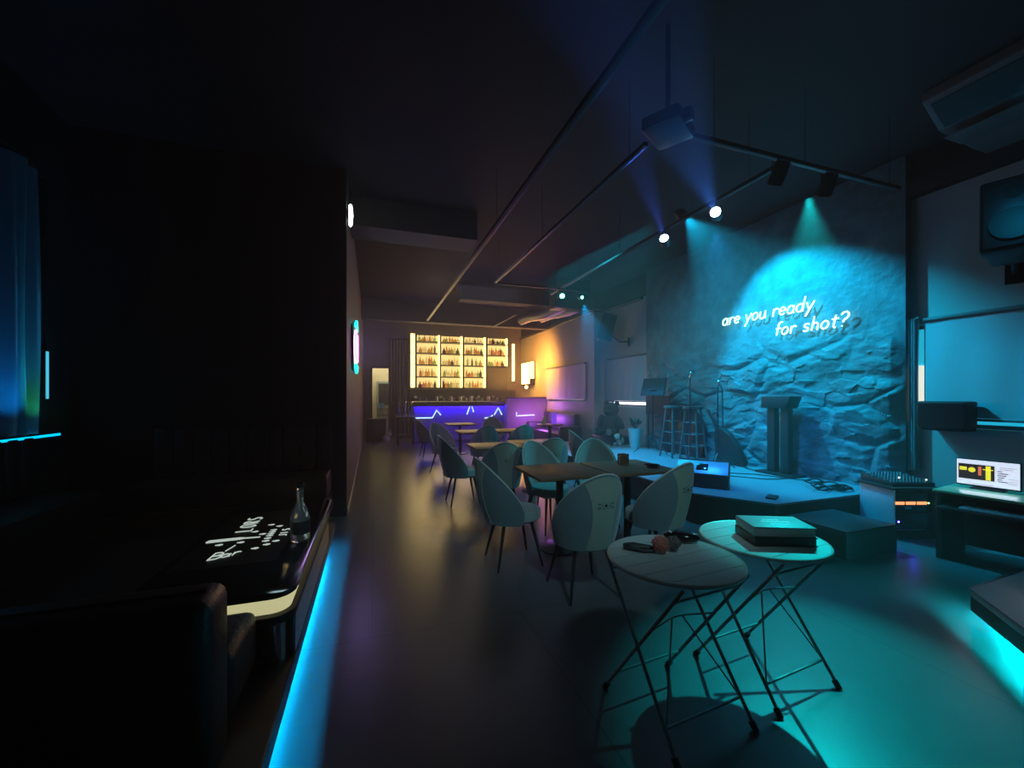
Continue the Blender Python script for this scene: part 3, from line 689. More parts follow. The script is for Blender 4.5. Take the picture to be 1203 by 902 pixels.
# ================================================================== MIXER RACK, MONITOR, DESK
rk = thing('flight_case_rack', 'open flight case rack with amplifiers and orange displays right of the step', 'rack', (5.28, 2.79, 0), R(-18))
MB().bx(-.225, -.21, -.2, .2, .0, .5, .004).build('side_panel', M['caseg'], rk, 'pale grey blue left side')
MB().bx(.21, .225, -.2, .2, .0, .5, .004).build('side_panel', M['black'], rk)
MB().bx(-.21, .21, -.18, .2, .0, .04).bx(-.21, .21, .18, .2, .04, .5).build('case_shell', M['black'], rk)
MB().bx(-.25, .235, -.205, .205, .50, .53, .004).build('case_top', M['black'], rk)
MB().tube([(-.25, -.206, .525), (.235, -.206, .525)], .005, 6).tube([(-.22, -.203, .0), (-.22, -.203, .5)], .005, 6).tube([(.22, -.203, .0), (.22, -.203, .5)], .005, 6).build('edge_rail', M['metal'], rk)
for k, (z0, z1) in enumerate(((.27, .46), (.1, .25))):
    a = MB().bx(-.2, .2, -.17, .15, z0, z1, .004).build('amplifier', M['gloss'], rk)
    if k == 0:
        for j in range(3): MB().bx(-.19 + j * .115, -.09 + j * .115, -.176, -.171, .345, .375).build('display', M['orange'], a, 'orange display')
        MB().ball((.16, -.174, .36), .009, 8, 6).build('indicator', M['greendot'], a)
        MB().bx(-.08, -.02, -.176, -.171, .30, .325).build('badge', M['keyb'], a)
    else:
        MB().ball((-.15, -.174, .17), .008, 8, 6).build('indicator', M['bluedot'], a)
        MB().bx(-.19, .1, -.215, -.171, .095, .099).build('front_lip', M['metal'], a)
point('rack_indicator_light', (5.02, 2.52, .2), (0.05, 0.03, 1), .3, .02)
mx_ = thing('mixing_console', 'flat audio mixing console with knobs on top of the rack', 'mixer', (5.29, 2.80, .531), R(-18))
MB().prism([(-.19, 0.0), (.19, 0.0), (.19, .08), (-.19, .035)], -.22, .22, 'x', .004).build('console_body', M['black'], mx_)
def ztop(y): return .035 + (y + .19) / .38 * .045
for i in range(12):
    for j in range(5):
        y = -.15 + j * .07; MB().cyl((-.2 + i * .034, y, ztop(y) - .002), (-.2 + i * .034, y, ztop(y) + .016), .009, .007, 8).build('knob', M['knob'], mx_)
MB().ball((-.02, -.05, ztop(-.05) + .012), .007, 8, 6).ball((.2, -.12, ztop(-.12) + .01), .007, 8, 6).build('indicator', M['lampw'], mx_)
dk = thing('sound_desk', 'black sound desk with glass edged shelves carrying the monitor', 'desk', (5.12, 1.80, 0), R(-82))
for sx in (-1, 1): MB().bx(sx * .47 - .02, sx * .47 + .02, -.25, .3, 0, .60, .004).build('side', M['black'], dk)
MB().bx(-.5, .5, -.3, .3, .60, .622, .004).build('upper_shelf', M['shelfglass'], dk, 'green tinted glass shelf')
MB().bx(-.45, .45, -.38, .1, .47, .49, .004).build('keyboard_shelf', M['black'], dk)
MB().bx(-.45, .45, .26, .29, .05, .60).build('back_panel', M['black'], dk)
kb = thing('keyboard', 'grey computer keyboard on the lower shelf of the sound desk', 'keyboard', (4.83, 1.86, .492), R(-82))
MB().bx(-.22, .22, -.07, .07, 0, .016, .004).build('keyboard_base', M['keyb'], kb)
for r_ in range(4):
    m = MB()
    for c_ in range(14): m.bx(-.21 + c_ * .03, -.185 + c_ * .03, -.06 + r_ * .031, -.036 + r_ * .031, .016, .022)
    m.build('key_row', M['caseg'], kb)
mt = thing('computer_monitor', 'lit computer monitor showing a white page with a dark yellow video', 'monitor', (5.14, 2.06, .622), R(-80.5))
MB().bx(-.195, .195, 0.004, .03, .02, .265, .008).build('casing', M['black'], mt)
MB().bx(-.03, .03, .03, .05, .03, .15, .004).bx(-.1, .1, -.03, .09, 0, .012, .004).build('foot', M['black'], mt)
sc_ = MB().bx(-.186, .186, .0, .004, .035, .257).build('screen', M['screen'], mt)
def pix(x0, x1, z0, z1, m, nm): MB().bx(-.186 + x0 * .372, -.186 + x1 * .372, -.0012, -.0002, .257 - z1 * .222, .257 - z0 * .222).build(nm, m, sc_)
pix(.03, .62, .17, .78, M['s_dark'], 'video_area')
def pix2(x0, x1, z0, z1, m, nm): MB().bx(-.186 + x0 * .372, -.186 + x1 * .372, -.0022, -.0013, .257 - z1 * .222, .257 - z0 * .222).build(nm, m, sc_)
pix2(.05, .17, .3, .44, M['s_yel'], 'video_shape')
MB().lathe([(0, 0), (.022, 0), (.022, .0009), (0, .0009)], 20, (-.186 + .255 * .372, -.0013, .257 - .4 * .222), E3(90)).build('video_disc', M['s_yel'], sc_)
pix2(.36, .41, .25, .6, M['s_red'], 'video_figure'); pix2(.48, .56, .2, .76, M['s_yel'], 'video_bar'); pix2(.43, .60, .33, .36, M['s_yel'], 'video_line')
m = MB()
for k in range(6): m.bx(-.186 + (.66 + .012 * (k % 2)) * .372, -.186 + (.74 + .03 * ((k * 7) % 4)) * .372, -.0012, -.0002, .257 - (.38 + k * .08) * .222, .257 - (.34 + k * .08) * .222)
for x0, x1, z in ((.70, .95, .2), (.7, .9, .27), (.05, .08, .85), (.18, .23, .88), (.82, .97, .62), (.85, .97, .72), (.83, .96, .8), (.2, .6, .95)): m.bx(-.186 + x0 * .372, -.186 + x1 * .372, -.0012, -.0002, .257 - (z + .015) * .222, .257 - z * .222)
m.build('page_text', M['s_text'], sc_)
area('monitor_glow', (5.09, 2.05, .76), (4.0, 1.9, .5), (.75, .75, .95), .6, .35, .2)
# right front platform with cyan light under its slanted edge
pl = thing('low_platform', 'low black platform at the right edge with cyan light beneath', 'platform')
MB().prism([(3.70, 1.56), (4.6, 1.60), (4.6, -.4), (1.75, -.4)], .15, .2, 'z', .006).build('platform_top', M['stage'], pl)
MB().prism([(4.15, 1.50), (4.55, 1.52), (4.55, -.35), (2.35, -.35)], .0, .15).build('platform_base', M['stageside'], pl)
MB().prism([(3.705, 1.56), (3.725, 1.56), (1.785, -.4), (1.755, -.4)], .055, .151).build('front_lip', M['stageside'], pl)
MB().tube([(3.90, 1.46, .11), (2.06, -.38, .11)], .01, 6).build('led_strip', M['led_cyan'], pl, 'glowing cyan strip')
MB().tube([(4.6, 1.602, .196), (3.70, 1.562, .196), (1.75, -.402, .196)], .006, 6).build('edge_trim', M['dmetal'], pl)

# ================================================================== SPEAKERS ON THE RIGHT WALL
def wall_speaker(label, loc, rz, tilt, sc=1.0, cone='cone'):
    t = thing('wall_speaker', label, 'speaker', loc, rz, 'loudspeakers on the right wall')
    rot = E3(tilt, 0, 0)
    o = MB().prism([(-.2, -.17), (.2, -.17), (.13, .17), (-.13, .17)], -.34, .34, 'z', .03).build('cabinet', M['black'], t); o.rotation_euler = rot
    g = MB().bx(-.175, .175, -.185, -.172, -.31, .31, .01).build('grille', M['dmetal'], o)
    c = MB().lathe([(0, .004), (.05, .004), (.13, .02), (.14, .03), (0, .03)], 28, (0, -.182, -.12), E3(90)).build('woofer', M[cone], o)
    MB().lathe([(0, 0), (.05, 0), (.06, .01), (0, .01)], 20, (0, -.182, .18), E3(90)).build('horn', M['chrome' if cone == 'cone' else cone], o)
    MB().tube([(0, .12, -.2), (0, .3, -.36), (0, .52, -.36)], .02, 8).bx(-.06, .06, .5, .53, -.46, -.26).build('wall_bracket', M['blackm'], t)
    t.scale = (sc, sc, sc)
    return t
wall_speaker('black loudspeaker tilted down high on the wall above the teddy', (5.34, 8.55, 3.08), R(-120), -14, 0.95)
ws = wall_speaker('large black loudspeaker cut by the right edge of the picture', (5.28, 1.95, 2.98), R(-70), -12, 1.0, 'blackm')
ac = thing('air_conditioner', 'off white air conditioner hung under the ceiling at the right edge', 'air conditioner', (5.2, 1.3, 3.84))
MB().prism([(.28, 0), (.58, 0), (.58, .35), (-.5, .35), (-.5, .26), (-.25, .06)], -1.0, 1.0, 'y', .012).build('casing', M['acw'], ac)
MB().bx(-.22, .06, -.98, .98, -.012, .0, .004).build('outlet_panel', M['acw'], ac)
MB().box((-.36, 0, .145), (.26, 1.9, .012), E3(0, -142, 0)).build('louver', M['black'], ac)

# ================================================================== CEILING TRACKS AND FIXTURES
TZ = 3.5
def track(label, p0, p1, drops):
    t = thing('lighting_track', label, 'light track', (0, 0, 0), 0, 'black tracks under the ceiling')
    m = MB(); a, b_ = Vector(p0), Vector(p1); d = (b_ - a)
    m.box((a + b_) / 2, (abs(d.x) + .04, abs(d.y) + .04, .035), None, .004); m.build('rail', M['black'], t)
    for f in drops: q = a.lerp(b_, f); MB().cyl(q + Vector((0, 0, .018)), (q.x, q.y, H), .003, n=6).build('hanger', M['rubber'], t)
    return t
track('long black ceiling track running from above the camera to the bar', (1.42, 1.2, TZ), (1.40, 11.2, TZ), (.05, .35, .65, .95))
track('second ceiling track from the projector towards the bar', (2.10, 2.80, TZ), (2.10, 7.05, TZ), (.05, .5, .95))
track('cross track from the projector to the right with spotlights', (2.34, 2.58, TZ), (4.9, 2.58, TZ), (.1, .5, .95))
track('short cross track at the far end of the second track', (2.16, 7.1, TZ), (3.98, 7.1, TZ), (.1, .9))
track('track over the stage edge carrying the bright white stage spots', (3.44, 2.75, 3.52), (3.44, 7.6, 3.52), (.05, .5, .95))
track('short track near the bar ceiling', (3.4, 9.6, TZ), (3.4, 11.6, TZ), (.1, .9))
def fixture(label, loc, tgt, lens, col, power, deg, group='stage spots with lit lenses', r=.05):
    t = thing('stage_spotlight', label, 'spotlight', loc, 0, group)
    d = (Vector(tgt) - Vector(loc)).normalized(); e = d.to_track_quat('-Z', 'Y').to_euler()
    o = MB().lathe([(0, .1), (.05, .1), (.06, .08), (.062, -.08), (.052, -.082), (.05, -.06), (0, -.06)], 20).build('housing', M['blackm'], t); o.rotation_euler = e
    MB().lathe([(0, -.07), (r, -.07), (r * .8, -.078), (0, -.08)], 20).build('lens', lens, o)
    MB().tube([(-.07, 0, 0), (-.07, 0, .09), (.07, 0, .09), (.07, 0, 0)], .006, 6).build('yoke', M['blackm'], t)
    MB().cyl((0, 0, .09), (0, 0, TZ - loc[2]), .008, n=8).build('stem', M['blackm'], t)
    if power:
        l = spot('beam', (0, 0, 0), (0, 0, -1), col, power, deg, .5, .03); l.parent = t; l.location = d * .1; l.rotation_euler = e
    return t
fixture('white stage spot nearest the stone wall lettering', (3.44, 3.39, 3.38), (2.23, 2.41, 3.2), M['beam_lens'], (.05, .22, 1), 750, 12)
fixture('white stage spot left of the brighter one', (3.44, 4.19, 3.38), (2.54, 3.36, 3.54), M['beam_lens'], (.05, .15, 1), 600, 12)
fixture('green stage spot further back, left of the pair', (3.44, 7.13, 3.38), (3.1, 5.5, 2.8), M['beam_green'], (.1, .8, .7), 6, 30, 'green spots further back', .045)
fixture('green stage spot further back, right of the pair', (3.85, 7.10, 3.38), (3.5, 5.5, 2.8), M['beam_green'], (.1, .8, .7), 6, 30, 'green spots further back', .03)
fixture('unlit spotlight on the cross track, left one', (3.3, 2.58, 3.36), (3.6, 3.6, 2.0), M['gloss'], None, 0, 0, 'unlit spots on the cross track')
fixture('unlit spotlight on the cross track, right one', (3.9, 2.58, 3.36), (4.4, 3.6, 2.0), M['gloss'], None, 0, 0, 'unlit spots on the cross track')
wf = thing('ceiling_wash_light', 'small dark spotlight fixed to the ceiling before the stone wall', 'spotlight', (4.36, 4.92, 4.12))
o_ = MB().lathe([(0, .12), (.06, .12), (.07, .1), (.075, 0.0), (.065, 0.0), (.06, .03), (0, .03)], 20).build('housing', M['blackm'], wf)
o_.rotation_euler = (Vector((5.66, 4.1, 2.0)) - Vector((4.4, 4.9, 4.1))).to_track_quat('-Z', 'Y').to_euler()
MB().bx(-.03, .03, -.03, .03, .03, .08).build('bracket', M['blackm'], wf)
pj = thing('projector', 'black projector hanging from the dark ceiling above the round tables', 'projector', (2.08, 2.50, 3.44), R(30))
MB().bx(-.17, .17, -.14, .14, -.045, .06, .025).build('body', M['black'], pj)
MB().lathe([(0, .05), (.045, .05), (.05, .0), (.04, 0), (.035, .02), (0, .02)], 20, (-.07, -.145, 0), E3(90)).build('lens', M['gloss'], pj)
MB().cyl((0, 0, .06), (0, 0, H - 3.44), .02, n=12).bx(-.08, .08, -.08, .08, .06, .075).build('ceiling_mount', M['blackm'], pj)
MB().bx(-.165, -.16, -.05, .1, -.04, .03).bx(.1, .15, -.144, -.14, -.03, .02).build('vent', M['dmetal'], pj)
du = thing('flexible_duct', 'crinkled foil air duct under the ceiling near the amber lamp', 'air duct', (0, 0, 0))
dpts = [(3.9 + .0 * i, 9.2 + .12 * i, 3.62 + .03 * math.sin(i * .7)) for i in range(10)]
MB().tube([(4.0 + .05 * i, 10.9 - .25 * i, 3.58 + .03 * math.sin(i)) for i in range(9)], [.12 + .012 * (i % 2) for i in range(9)], 14).build('duct_hose', M['foil'], du)
MB().tube([(4.5 + .05 * i, 10.6 - .25 * i, 3.60 + .02 * math.sin(i)) for i in range(8)], [.09 + .01 * (i % 2) for i in range(8)], 14).build('duct_hose', M['foil'], du)
MB().bx(4.0, 4.9, 8.6, 8.95, 3.5, 4.199, .01).build('duct_box', M['blackm'], du)
pp = MB().tube([(5.42, 14.9, 3.64), (5.42, 9.3, 3.64), (5.7, 9.3, 3.64), (5.7, 7.7, 3.64)], .035, 10).build('ceiling_pipe', M['blackm'])
tag(pp, 'dark pipe running along the top of the right wall', 'pipe')

# ================================================================== LEFT AISLE WALL: NEON DISC AND LAMP
nd = thing('round_neon_sign', 'round white and pink neon sign glowing on the left aisle wall', 'neon sign', (-.29, 6.7, 2.20), R(90))
MB().lathe([(0, 0), (.36, 0), (.37, .02), (.36, .035), (0, .035)], 40, (0, 0, 0), E3(90)).build('backing', M['black'], nd)
MB().lathe([(0, .036), (.26, .036), (.25, .045), (0, .05)], 36, (0, 0, 0), E3(90)).build('lit_disc', M['neonw'], nd)
def nring(r, a0, a1, m, nm): MB().tube([(r * math.cos(R(a0 + (a1 - a0) * i / 24)), -.06, r * math.sin(R(a0 + (a1 - a0) * i / 24))) for i in range(25)], .018, 8).build(nm, m, nd)
nring(.34, -40, 40, M['neonp'], 'neon_tube'); nring(.34, 140, 220, M['neonp'], 'neon_tube'); nring(.39, 45, 135, M['neonc'], 'neon_tube'); nring(.39, 225, 315, M['neonc'], 'neon_tube')
area('round_neon_light', (-.2, 6.7, 2.2), (1.0, 6.2, 2.0), (.45, .3, 1.0), 11, .5, .5)
wl = thing('wall_lamp', 'small white wall lamp high on the left aisle wall', 'lamp', (-.297, 5.45, 3.70), R(90))
MB().lathe([(0, 0), (.07, 0), (.07, .02), (0, .02)], 20, (0, 0, 0), E3(90)).build('back_plate', M['dmetal'], wl)
MB().lathe([(0, -.15), (.02, -.13), (.032, 0), (.02, .12), (0, .14)], 18, (0, -.04, 0)).build('lamp_shade', M['lampw'], wl)
MB().cyl((0, -.04, .13), (0, -.04, .3), .008, n=8).build('stem', M['dmetal'], wl)

# ================================================================== THE BAR
br_ = thing('bar_counter', 'violet lit bar counter with pale light lines on its front', 'bar', (0, 0, 0))
MB().bx(1.2, 4.08, 12.8, 12.86, 0.06, 1.2).build('front_panel', mat('bar_front_panel', (.2, .18, .3), .5), br_)
MB().bx(1.22, 1.3, 12.86, 13.4, 0, 1.2).bx(1.3, 4.08, 13.3, 13.36, 0, 1.2).build('carcass', M['black'], br_)
MB().bx(1.14, 4.08, 12.62, 13.45, 1.2, 1.27, .008).build('worktop', M['dmetal'], br_)
MB().bx(1.14, 4.08, 12.62, 12.635, 1.12, 1.2).build('worktop_lip', M['black'], br_)
MB().bx(1.2, 4.06, 12.66, 12.69, 1.17, 1.195).build('violet_strip', M['led_viol'], br_)
def lline(pts): MB().tube([(x, 12.785, z) for x, z in pts], .016, 6).build('light_line', M['led_line'], br_)
lline([(1.25, .77), (1.76, .77), (1.89, 1.0), (2.02, .85)]); lline([(2.85, .86), (2.98, 1.21), (3.07, .93)])
lline([(3.44, .73), (3.62, .75), (3.70, .82)]); lline([(3.76, .83), (3.89, 1.06), (4.02, .83)])
bb = thing('bar_return', 'right hand return of the bar in the amber glow with a light line', 'bar', (0, 0, 0))
MB().bx(4.1, 5.47, 12.5, 13.1, 0, 1.36).build('carcass', mat('bar_return_panel', (.25, .2, .2), .5), bb)
MB().bx(4.09, 5.47, 12.45, 13.15, 1.36, 1.41, .006).build('worktop', M['dmetal'], bb)
MB().tube([(4.42, 12.49, .92), (4.42, 12.49, .80), (5.05, 12.49, .82)], .013, 6).build('light_line', M['led_line'], bb)
# back bar shelving
XC = [1.45, 2.30, 3.14, 4.02, 4.86]; ZR = [1.74, 2.14, 2.56, 2.97, 3.38]
YB, YF = 14.96, 14.62
bs = thing('back_bar_shelving', 'tall lit back bar shelving with yellow light columns behind the bar', 'shelves', (0, 0, 0))
m = MB()
for i, x in enumerate(XC + [1.22]):
    z0 = 1.70 if i not in (4,) else 2.56
    m.bx(x - .025, x + .025, YF, YB, z0, 3.62)
m.build('upright', M['blackm'], bs)
for j, z in enumerate(ZR):
    m = MB(); x1 = XC[4] if j >= 2 else XC[3]
    m.bx(1.2, x1, YF, YB, z - .035, z); m.build('shelf', M['blackm'], bs)
for i in range(4):
    for j in range(5):
        if i == 3 and j < 2: continue
        z1 = (ZR[j + 1] - .04) if j < 4 else 3.62
        MB().bx(XC[i] + .03, XC[i + 1] - .03, YB - .03, YB - .01, ZR[j] + .01, z1).build('light_panel', M['led_shelf'], bs)
for x, z0, z1 in ((1.335, 1.74, 3.62), (2.24, 1.75, 3.6), (3.06, 1.75, 3.6), (3.93, 1.75, 3.6), (4.78, 2.57, 3.6)):
    MB().bx(x - (.075 if x < 1.4 else .035), x + (.075 if x < 1.4 else .035), YF + .0, YF + .02, z0, z1).build('light_column', M['led_warm'], bs)
MB().bx(4.98, 5.08, 14.55, 14.6, 2.0, 3.4).build('light_column', M['led_warm'], bs)
MB().bx(4.06, 4.86, 14.8, 14.9, 1.5, 2.5).build('dark_panel', M['black'], bs)
MB().bx(1.2, 5.1, 14.5, 14.97, 0.0, 1.66).build('base_cabinet', M['blackm'], bs)
for x in (2.0, 3.6): area('back_bar_light', (x, 14.3, 2.7), (x, 9, .6), (1.0, .7, .27), 14, 1.5, 1.6, 120)
# bottles: four kinds, one at a time on each shelf
def bottle_mesh(kind):
    P = {0: [(0, 0), (.036, 0), (.038, .01), (.038, .17), (.014, .22), (.013, .29), (.016, .3), (0, .3)],
         1: [(0, 0), (.042, 0), (.044, .01), (.044, .14), (.035, .17), (.015, .19), (.014, .24), (.018, .26), (0, .26)],
         2: [(0, 0), (.03, 0), (.031, .01), (.031, .2), (.013, .25), (.012, .32), (0, .32)],
         3: [(0, 0), (.05, 0), (.055, .03), (.05, .11), (.018, .16), (.016, .2), (.02, .22), (0, .22)]}[kind]
    return MB().lathe([(r, z) for r, z in P], 10)
BM = {}
for k in range(4):
    for c in range(5): BM[k, c] = bottle_mesh(k).mesh('bottle', BOT[c])
OD = ['first', 'second', 'third', 'fourth', 'fifth', 'sixth', 'seventh', 'eighth']
SH = ['lowest', 'fourth', 'third', 'second', 'topmost']; BAY = ['left bay', 'second bay', 'third bay', 'right bay']
random.seed(21)
for i in range(4):
    for j in range(5):
        if i == 3 and j < 2: continue
        n = random.choice([6, 6, 7, 7])
        if (i, j) == (2, 2): n = 4
        for k in range(n):
            kind = random.randrange(4); c = random.choice([0, 0, 1, 2, 2, 3, 4])
            o = bpy.data.objects.new('bottle', BM[kind, c]); COL.objects.link(o)
            w_ = XC[i + 1] - XC[i] - .24
            o.location = (XC[i] + .1 + (k + .5) * w_ / n + random.uniform(-.015, .015), YF + .12 + random.uniform(0, .08), ZR[j])
            if j == 4: o.scale = (1.2, 1.2, .72)
            else: o.scale = (1.25, 1.25, random.uniform(.85, 1.02))
            nm = ['amber', 'green', 'clear', 'dark', 'red'][c]
            tag(o, '%s bottle, %s from left in the %s, %s shelf of the back bar' % (nm, OD[k], BAY[i], SH[j]), 'bottle', 'bottles on the back bar shelves')
# glasses and jars along the bar worktop
gl = [bpy.data.meshes.new('x')]
GM = [MB().lathe([(0, 0), (.035, 0), (.006, .012), (.006, .09), (.04, .13), (.045, .19), (.042, .19), (.036, .13), (0, .1)], 12).mesh('wine_glass', M['glassy']),
      MB().lathe([(0, 0), (.035, 0), (.042, .12), (.039, .12), (.033, .008), (0, .008)], 12).mesh('tumbler', M['glassy']),
      MB().lathe([(0, 0), (.05, 0), (.055, .02), (.055, .13), (.04, .15), (.045, .17), (0, .17)], 12).mesh('jar', M['title'])]
random.seed(5)
xs = [1.28, 1.42, 1.62, 1.95, 2.08, 2.18, 2.36, 2.5, 2.72, 2.82, 2.92, 3.02, 3.1, 3.2, 3.3, 3.42, 3.6, 3.78, 3.92]
for k, x in enumerate(xs):
    q = [0, 1, 1, 2, 0, 1, 2, 1, 2, 0, 1, 2, 0, 1, 0, 1, 2, 0, 1][k]
    nm = ['wine_glass', 'tumbler', 'jar'][q]
    o = bpy.data.objects.new(nm, GM[q]); COL.objects.link(o); o.location = (x, 13.0 + random.uniform(-.08, .2), 1.2705)
    tag(o, '%s on the violet bar worktop, %s item from the left end' % ({'wine_glass': 'stemmed wine glass', 'tumbler': 'clear tumbler', 'jar': 'pale lidded jar'}[nm], (OD + ['ninth', 'tenth', 'eleventh', 'twelfth', 'thirteenth', 'fourteenth', 'fifteenth', 'sixteenth', 'seventeenth', 'eighteenth', 'nineteenth'])[k]), {'wine_glass': 'glass', 'tumbler': 'glass', 'jar': 'jar'}[nm], 'glasses and jars along the bar')
# amber lit wall sign at the right of the bar
ws_ = thing('wall_light_box', 'bright amber light box on the right wall beside the bar', 'lamp', (5.3, 13.95, 2.26))
MB().bx(.0, .19, -.42, .42, -.42, .42, .02).build('box', M['blackm'], ws_)
MB().bx(-.03, -.002, -.38, .38, -.38, .38, .01).build('lit_face', M['sign'], ws_)
MB().bx(.0, .12, -.5, -.43, -.2, .4).build('side_light', M['led_warm'], ws_)
MB().ball((-.02, -.1, -.5), .06, 12, 8).build('lamp_globe', M['sign'], ws_)
spot('amber_wall_fill', (4.3, 12.2, 2.7), (5.5, 12.9, 2.3), (1.0, .38, .045), 620, 150, 1.0, .3)  # added lamp, stands in for amber bounce and hazy glow on the wall
point('amber_sign_glow', (5.0, 13.5, 2.2), (1.0, .42, .06), 60, .2)
point('violet_right_glow', (4.9, 11.7, .75), (.45, .1, 1.0), 70, .2)
# curtain and door gear at the back left
cu = thing('door_drape', 'tall grey brown drape between the doorway and the back bar', 'curtain', (.84, 14.9, .03))
MB().shell(lambda u, v: Vector(((u - .5) * .62, .03 * math.sin(u * 40), v * 3.4)), lambda u, v: Vector(((u - .5) * .62, .03 * math.sin(u * 40) + .006, v * 3.4)), 60, 4).build('cloth', M['curtain'], cu)
MB().cyl((-.36, 0, 3.42), (.36, 0, 3.42), .02).build('rod', M['blackm'], cu)
f = MB().bx(-.05, .0, 14.98, 15.21, 0, 2.46).bx(.58, .63, 14.98, 15.21, 0, 2.46).bx(0, .58, 14.98, 15.21, 2.42, 2.46)
struct('door_1', f, M['blackm'])
area('kitchen_lamp', (.4, 15.9, 3.6), (.4, 16, 0), (1, .85, .5), 40, .6, .6)
fr = thing('kitchen_cabinet', 'grey blue glass front cabinet seen through the lit doorway', 'cabinet', (.42, 16.6, 0))
MB().bx(-.26, .36, -.22, .22, 0, 2.0, .01).build('body', M['fridge'], fr)
MB().bx(-.2, .3, -.235, -.222, 1.1, 1.92, .004).build('glass_door', M['smoke'], fr)
for z in (.7, .95): MB().bx(-.24, .34, -.4, -.222, z, z + .02).build('shelf', M['acw'], fr)
o = MB().lathe([(0, 0), (.1, 0), (.13, .2), (.12, .2), (.09, .01), (0, .01)], 16).build('bucket', M['bluep']); o.location = (.30, 16.29, .971); tag(o, 'blue plastic bucket on the kitchen shelf through the doorway', 'bucket')
o = MB().bx(-.1, .1, -.06, .06, 0, .2, .01).build('carton', M['pages']); o.location = (.5, 16.29, .72); tag(o, 'pale carton on the low kitchen shelf through the doorway', 'box')
lo = thing('low_cabinet', 'dark low cabinet standing in front of the lit doorway', 'cabinet', (.1, 14.2, 0))
MB().bx(-.3, .32, -.25, .25, 0.0, .7, .01).build('body', M['black'], lo)
MB().bx(-.28, .01, -.262, -.25, .08, .68).build('door', M['blackm'], lo); MB().bx(.02, .30, -.262, -.25, .08, .68).build('door', M['blackm'], lo)
o = MB().ball((0, 0, .1), (.12, .08, .1)).ball((.09, -.02, .24), (.07, .06, .07)).ball((.12, -.05, .33), (.02, .02, .06)).build('plush_toy', M['plushw']); o.location = (.42, 13.6, .0)
tag(o, 'small white plush toy on the floor before the low cabinet', 'toy')
ct = thing('side_stand', 'black side stand with tall bottles left of the bar', 'stand', (.92, 12.4, 0))
MB().bx(-.26, .26, -.2, .2, .80, .84, .006).build('top', M['black'], ct)
for sx in (-1, 1):
    for sy in (-1, 1): MB().cyl((sx * .22, sy * .16, 0), (sx * .22, sy * .16, .80), .018, n=8).build('leg', M['blackm'], ct)
MB().bx(-.22, .22, -.16, .16, .3, .32).build('lower_shelf', M['black'], ct)
for k, (x, lab) in enumerate(((-.18, 'tall pale water pipe on the side stand, left one'), (.0, 'tall pale water pipe on the side stand, middle one'), (.18, 'tall pale water pipe on the side stand, nearest the bar'))):
    t = thing('water_pipe', lab, 'water pipe', (.92 + x, 12.4, .841), 0, 'water pipes left of the bar')
    MB().lathe([(0, 0), (.05, 0), (.065, .05), (.03, .13), (.018, .16), (0, .16)], 14).build('glass_base', M['glassy'], t)
    MB().lathe([(0, .15), (.014, .15), (.012, .34), (.02, .36), (.012, .38), (.04, .42), (.035, .44), (0, .44)], 12).build('stem', M['chrome'], t)
    MB().tube([(.02, -.01, .18), (.07, -.04, .1), (.08, -.06, .0), (.05, -.09, .015)], .008, 6).build('hose', M['strap'], t)

# ================================================================== FAR RIGHT SEATING, TEDDY, PLANT
so = thing('black_sofa', 'black leather sofa along the right wall under the blind', 'sofa', (5.12, 11.2, 0))
MB().bx(-.35, .3, -1.1, 1.1, .12, .42, .04).build('seat', M['leather'], so)
MB().bx(.16, .33, -1.1, 1.1, .42, .95, .05).build('backrest', M['leather'], so)
for sy in (-1, 1): MB().bx(-.35, .3, sy * 1.18 - .08, sy * 1.18 + .08, .0, .62, .04).build('armrest', M['leather'], so)
for x in (-.3, .24):
    for y in (-1, 1): MB().cyl((x, y, 0), (x, y, .12), .025).build('leg', M['leg'], so)
def round_table(label, x, y, z=.72):
    t = thing('round_table', label, 'table', (x, y, 0), 0, 'round tables at the right wall')
    MB().lathe([(0, z - .03), (.34, z - .03), (.35, z - .015), (.34, z), (0, z)], 32).build('tabletop', M['wood'], t)
    MB().cyl((0, 0, .03), (0, 0, z - .03), .04).build('column', M['blackm'], t)
    MB().lathe([(0, 0), (.22, 0), (.22, .012), (.06, .035), (0, .035)], 24).build('base_plate', M['blackm'], t)
round_table('round table carrying the violet menu stand', 4.35, 9.7)
round_table('round table beside the teddy with nothing on it', 4.45, 8.75, .74) if False else None
o = thing('menu_stand', 'violet acrylic menu stand upright on the round table', 'menu', (4.48, 9.72, .721), R(-15))
MB().bx(-.07, .07, -.03, .03, 0, .012, .003).bx(-.065, .065, -.006, .006, .012, .3, .002).build('holder', M['purpm'], o)
MB().bx(-.05, .05, -.009, -.0065, .05, .26).build('card', M['purpm'], o)
o = thing('menu_card', 'cream folded card leaning open on the round table', 'card', (4.2, 9.66, .721), R(-25))
MB().box((-.02, 0, .1), (.1, .006, .22), E3(0, 22, 0)).box((.0, .06, .1), (.1, .006, .2), E3(25, 22, 0)).build('card_sheet', M['paper'], o)
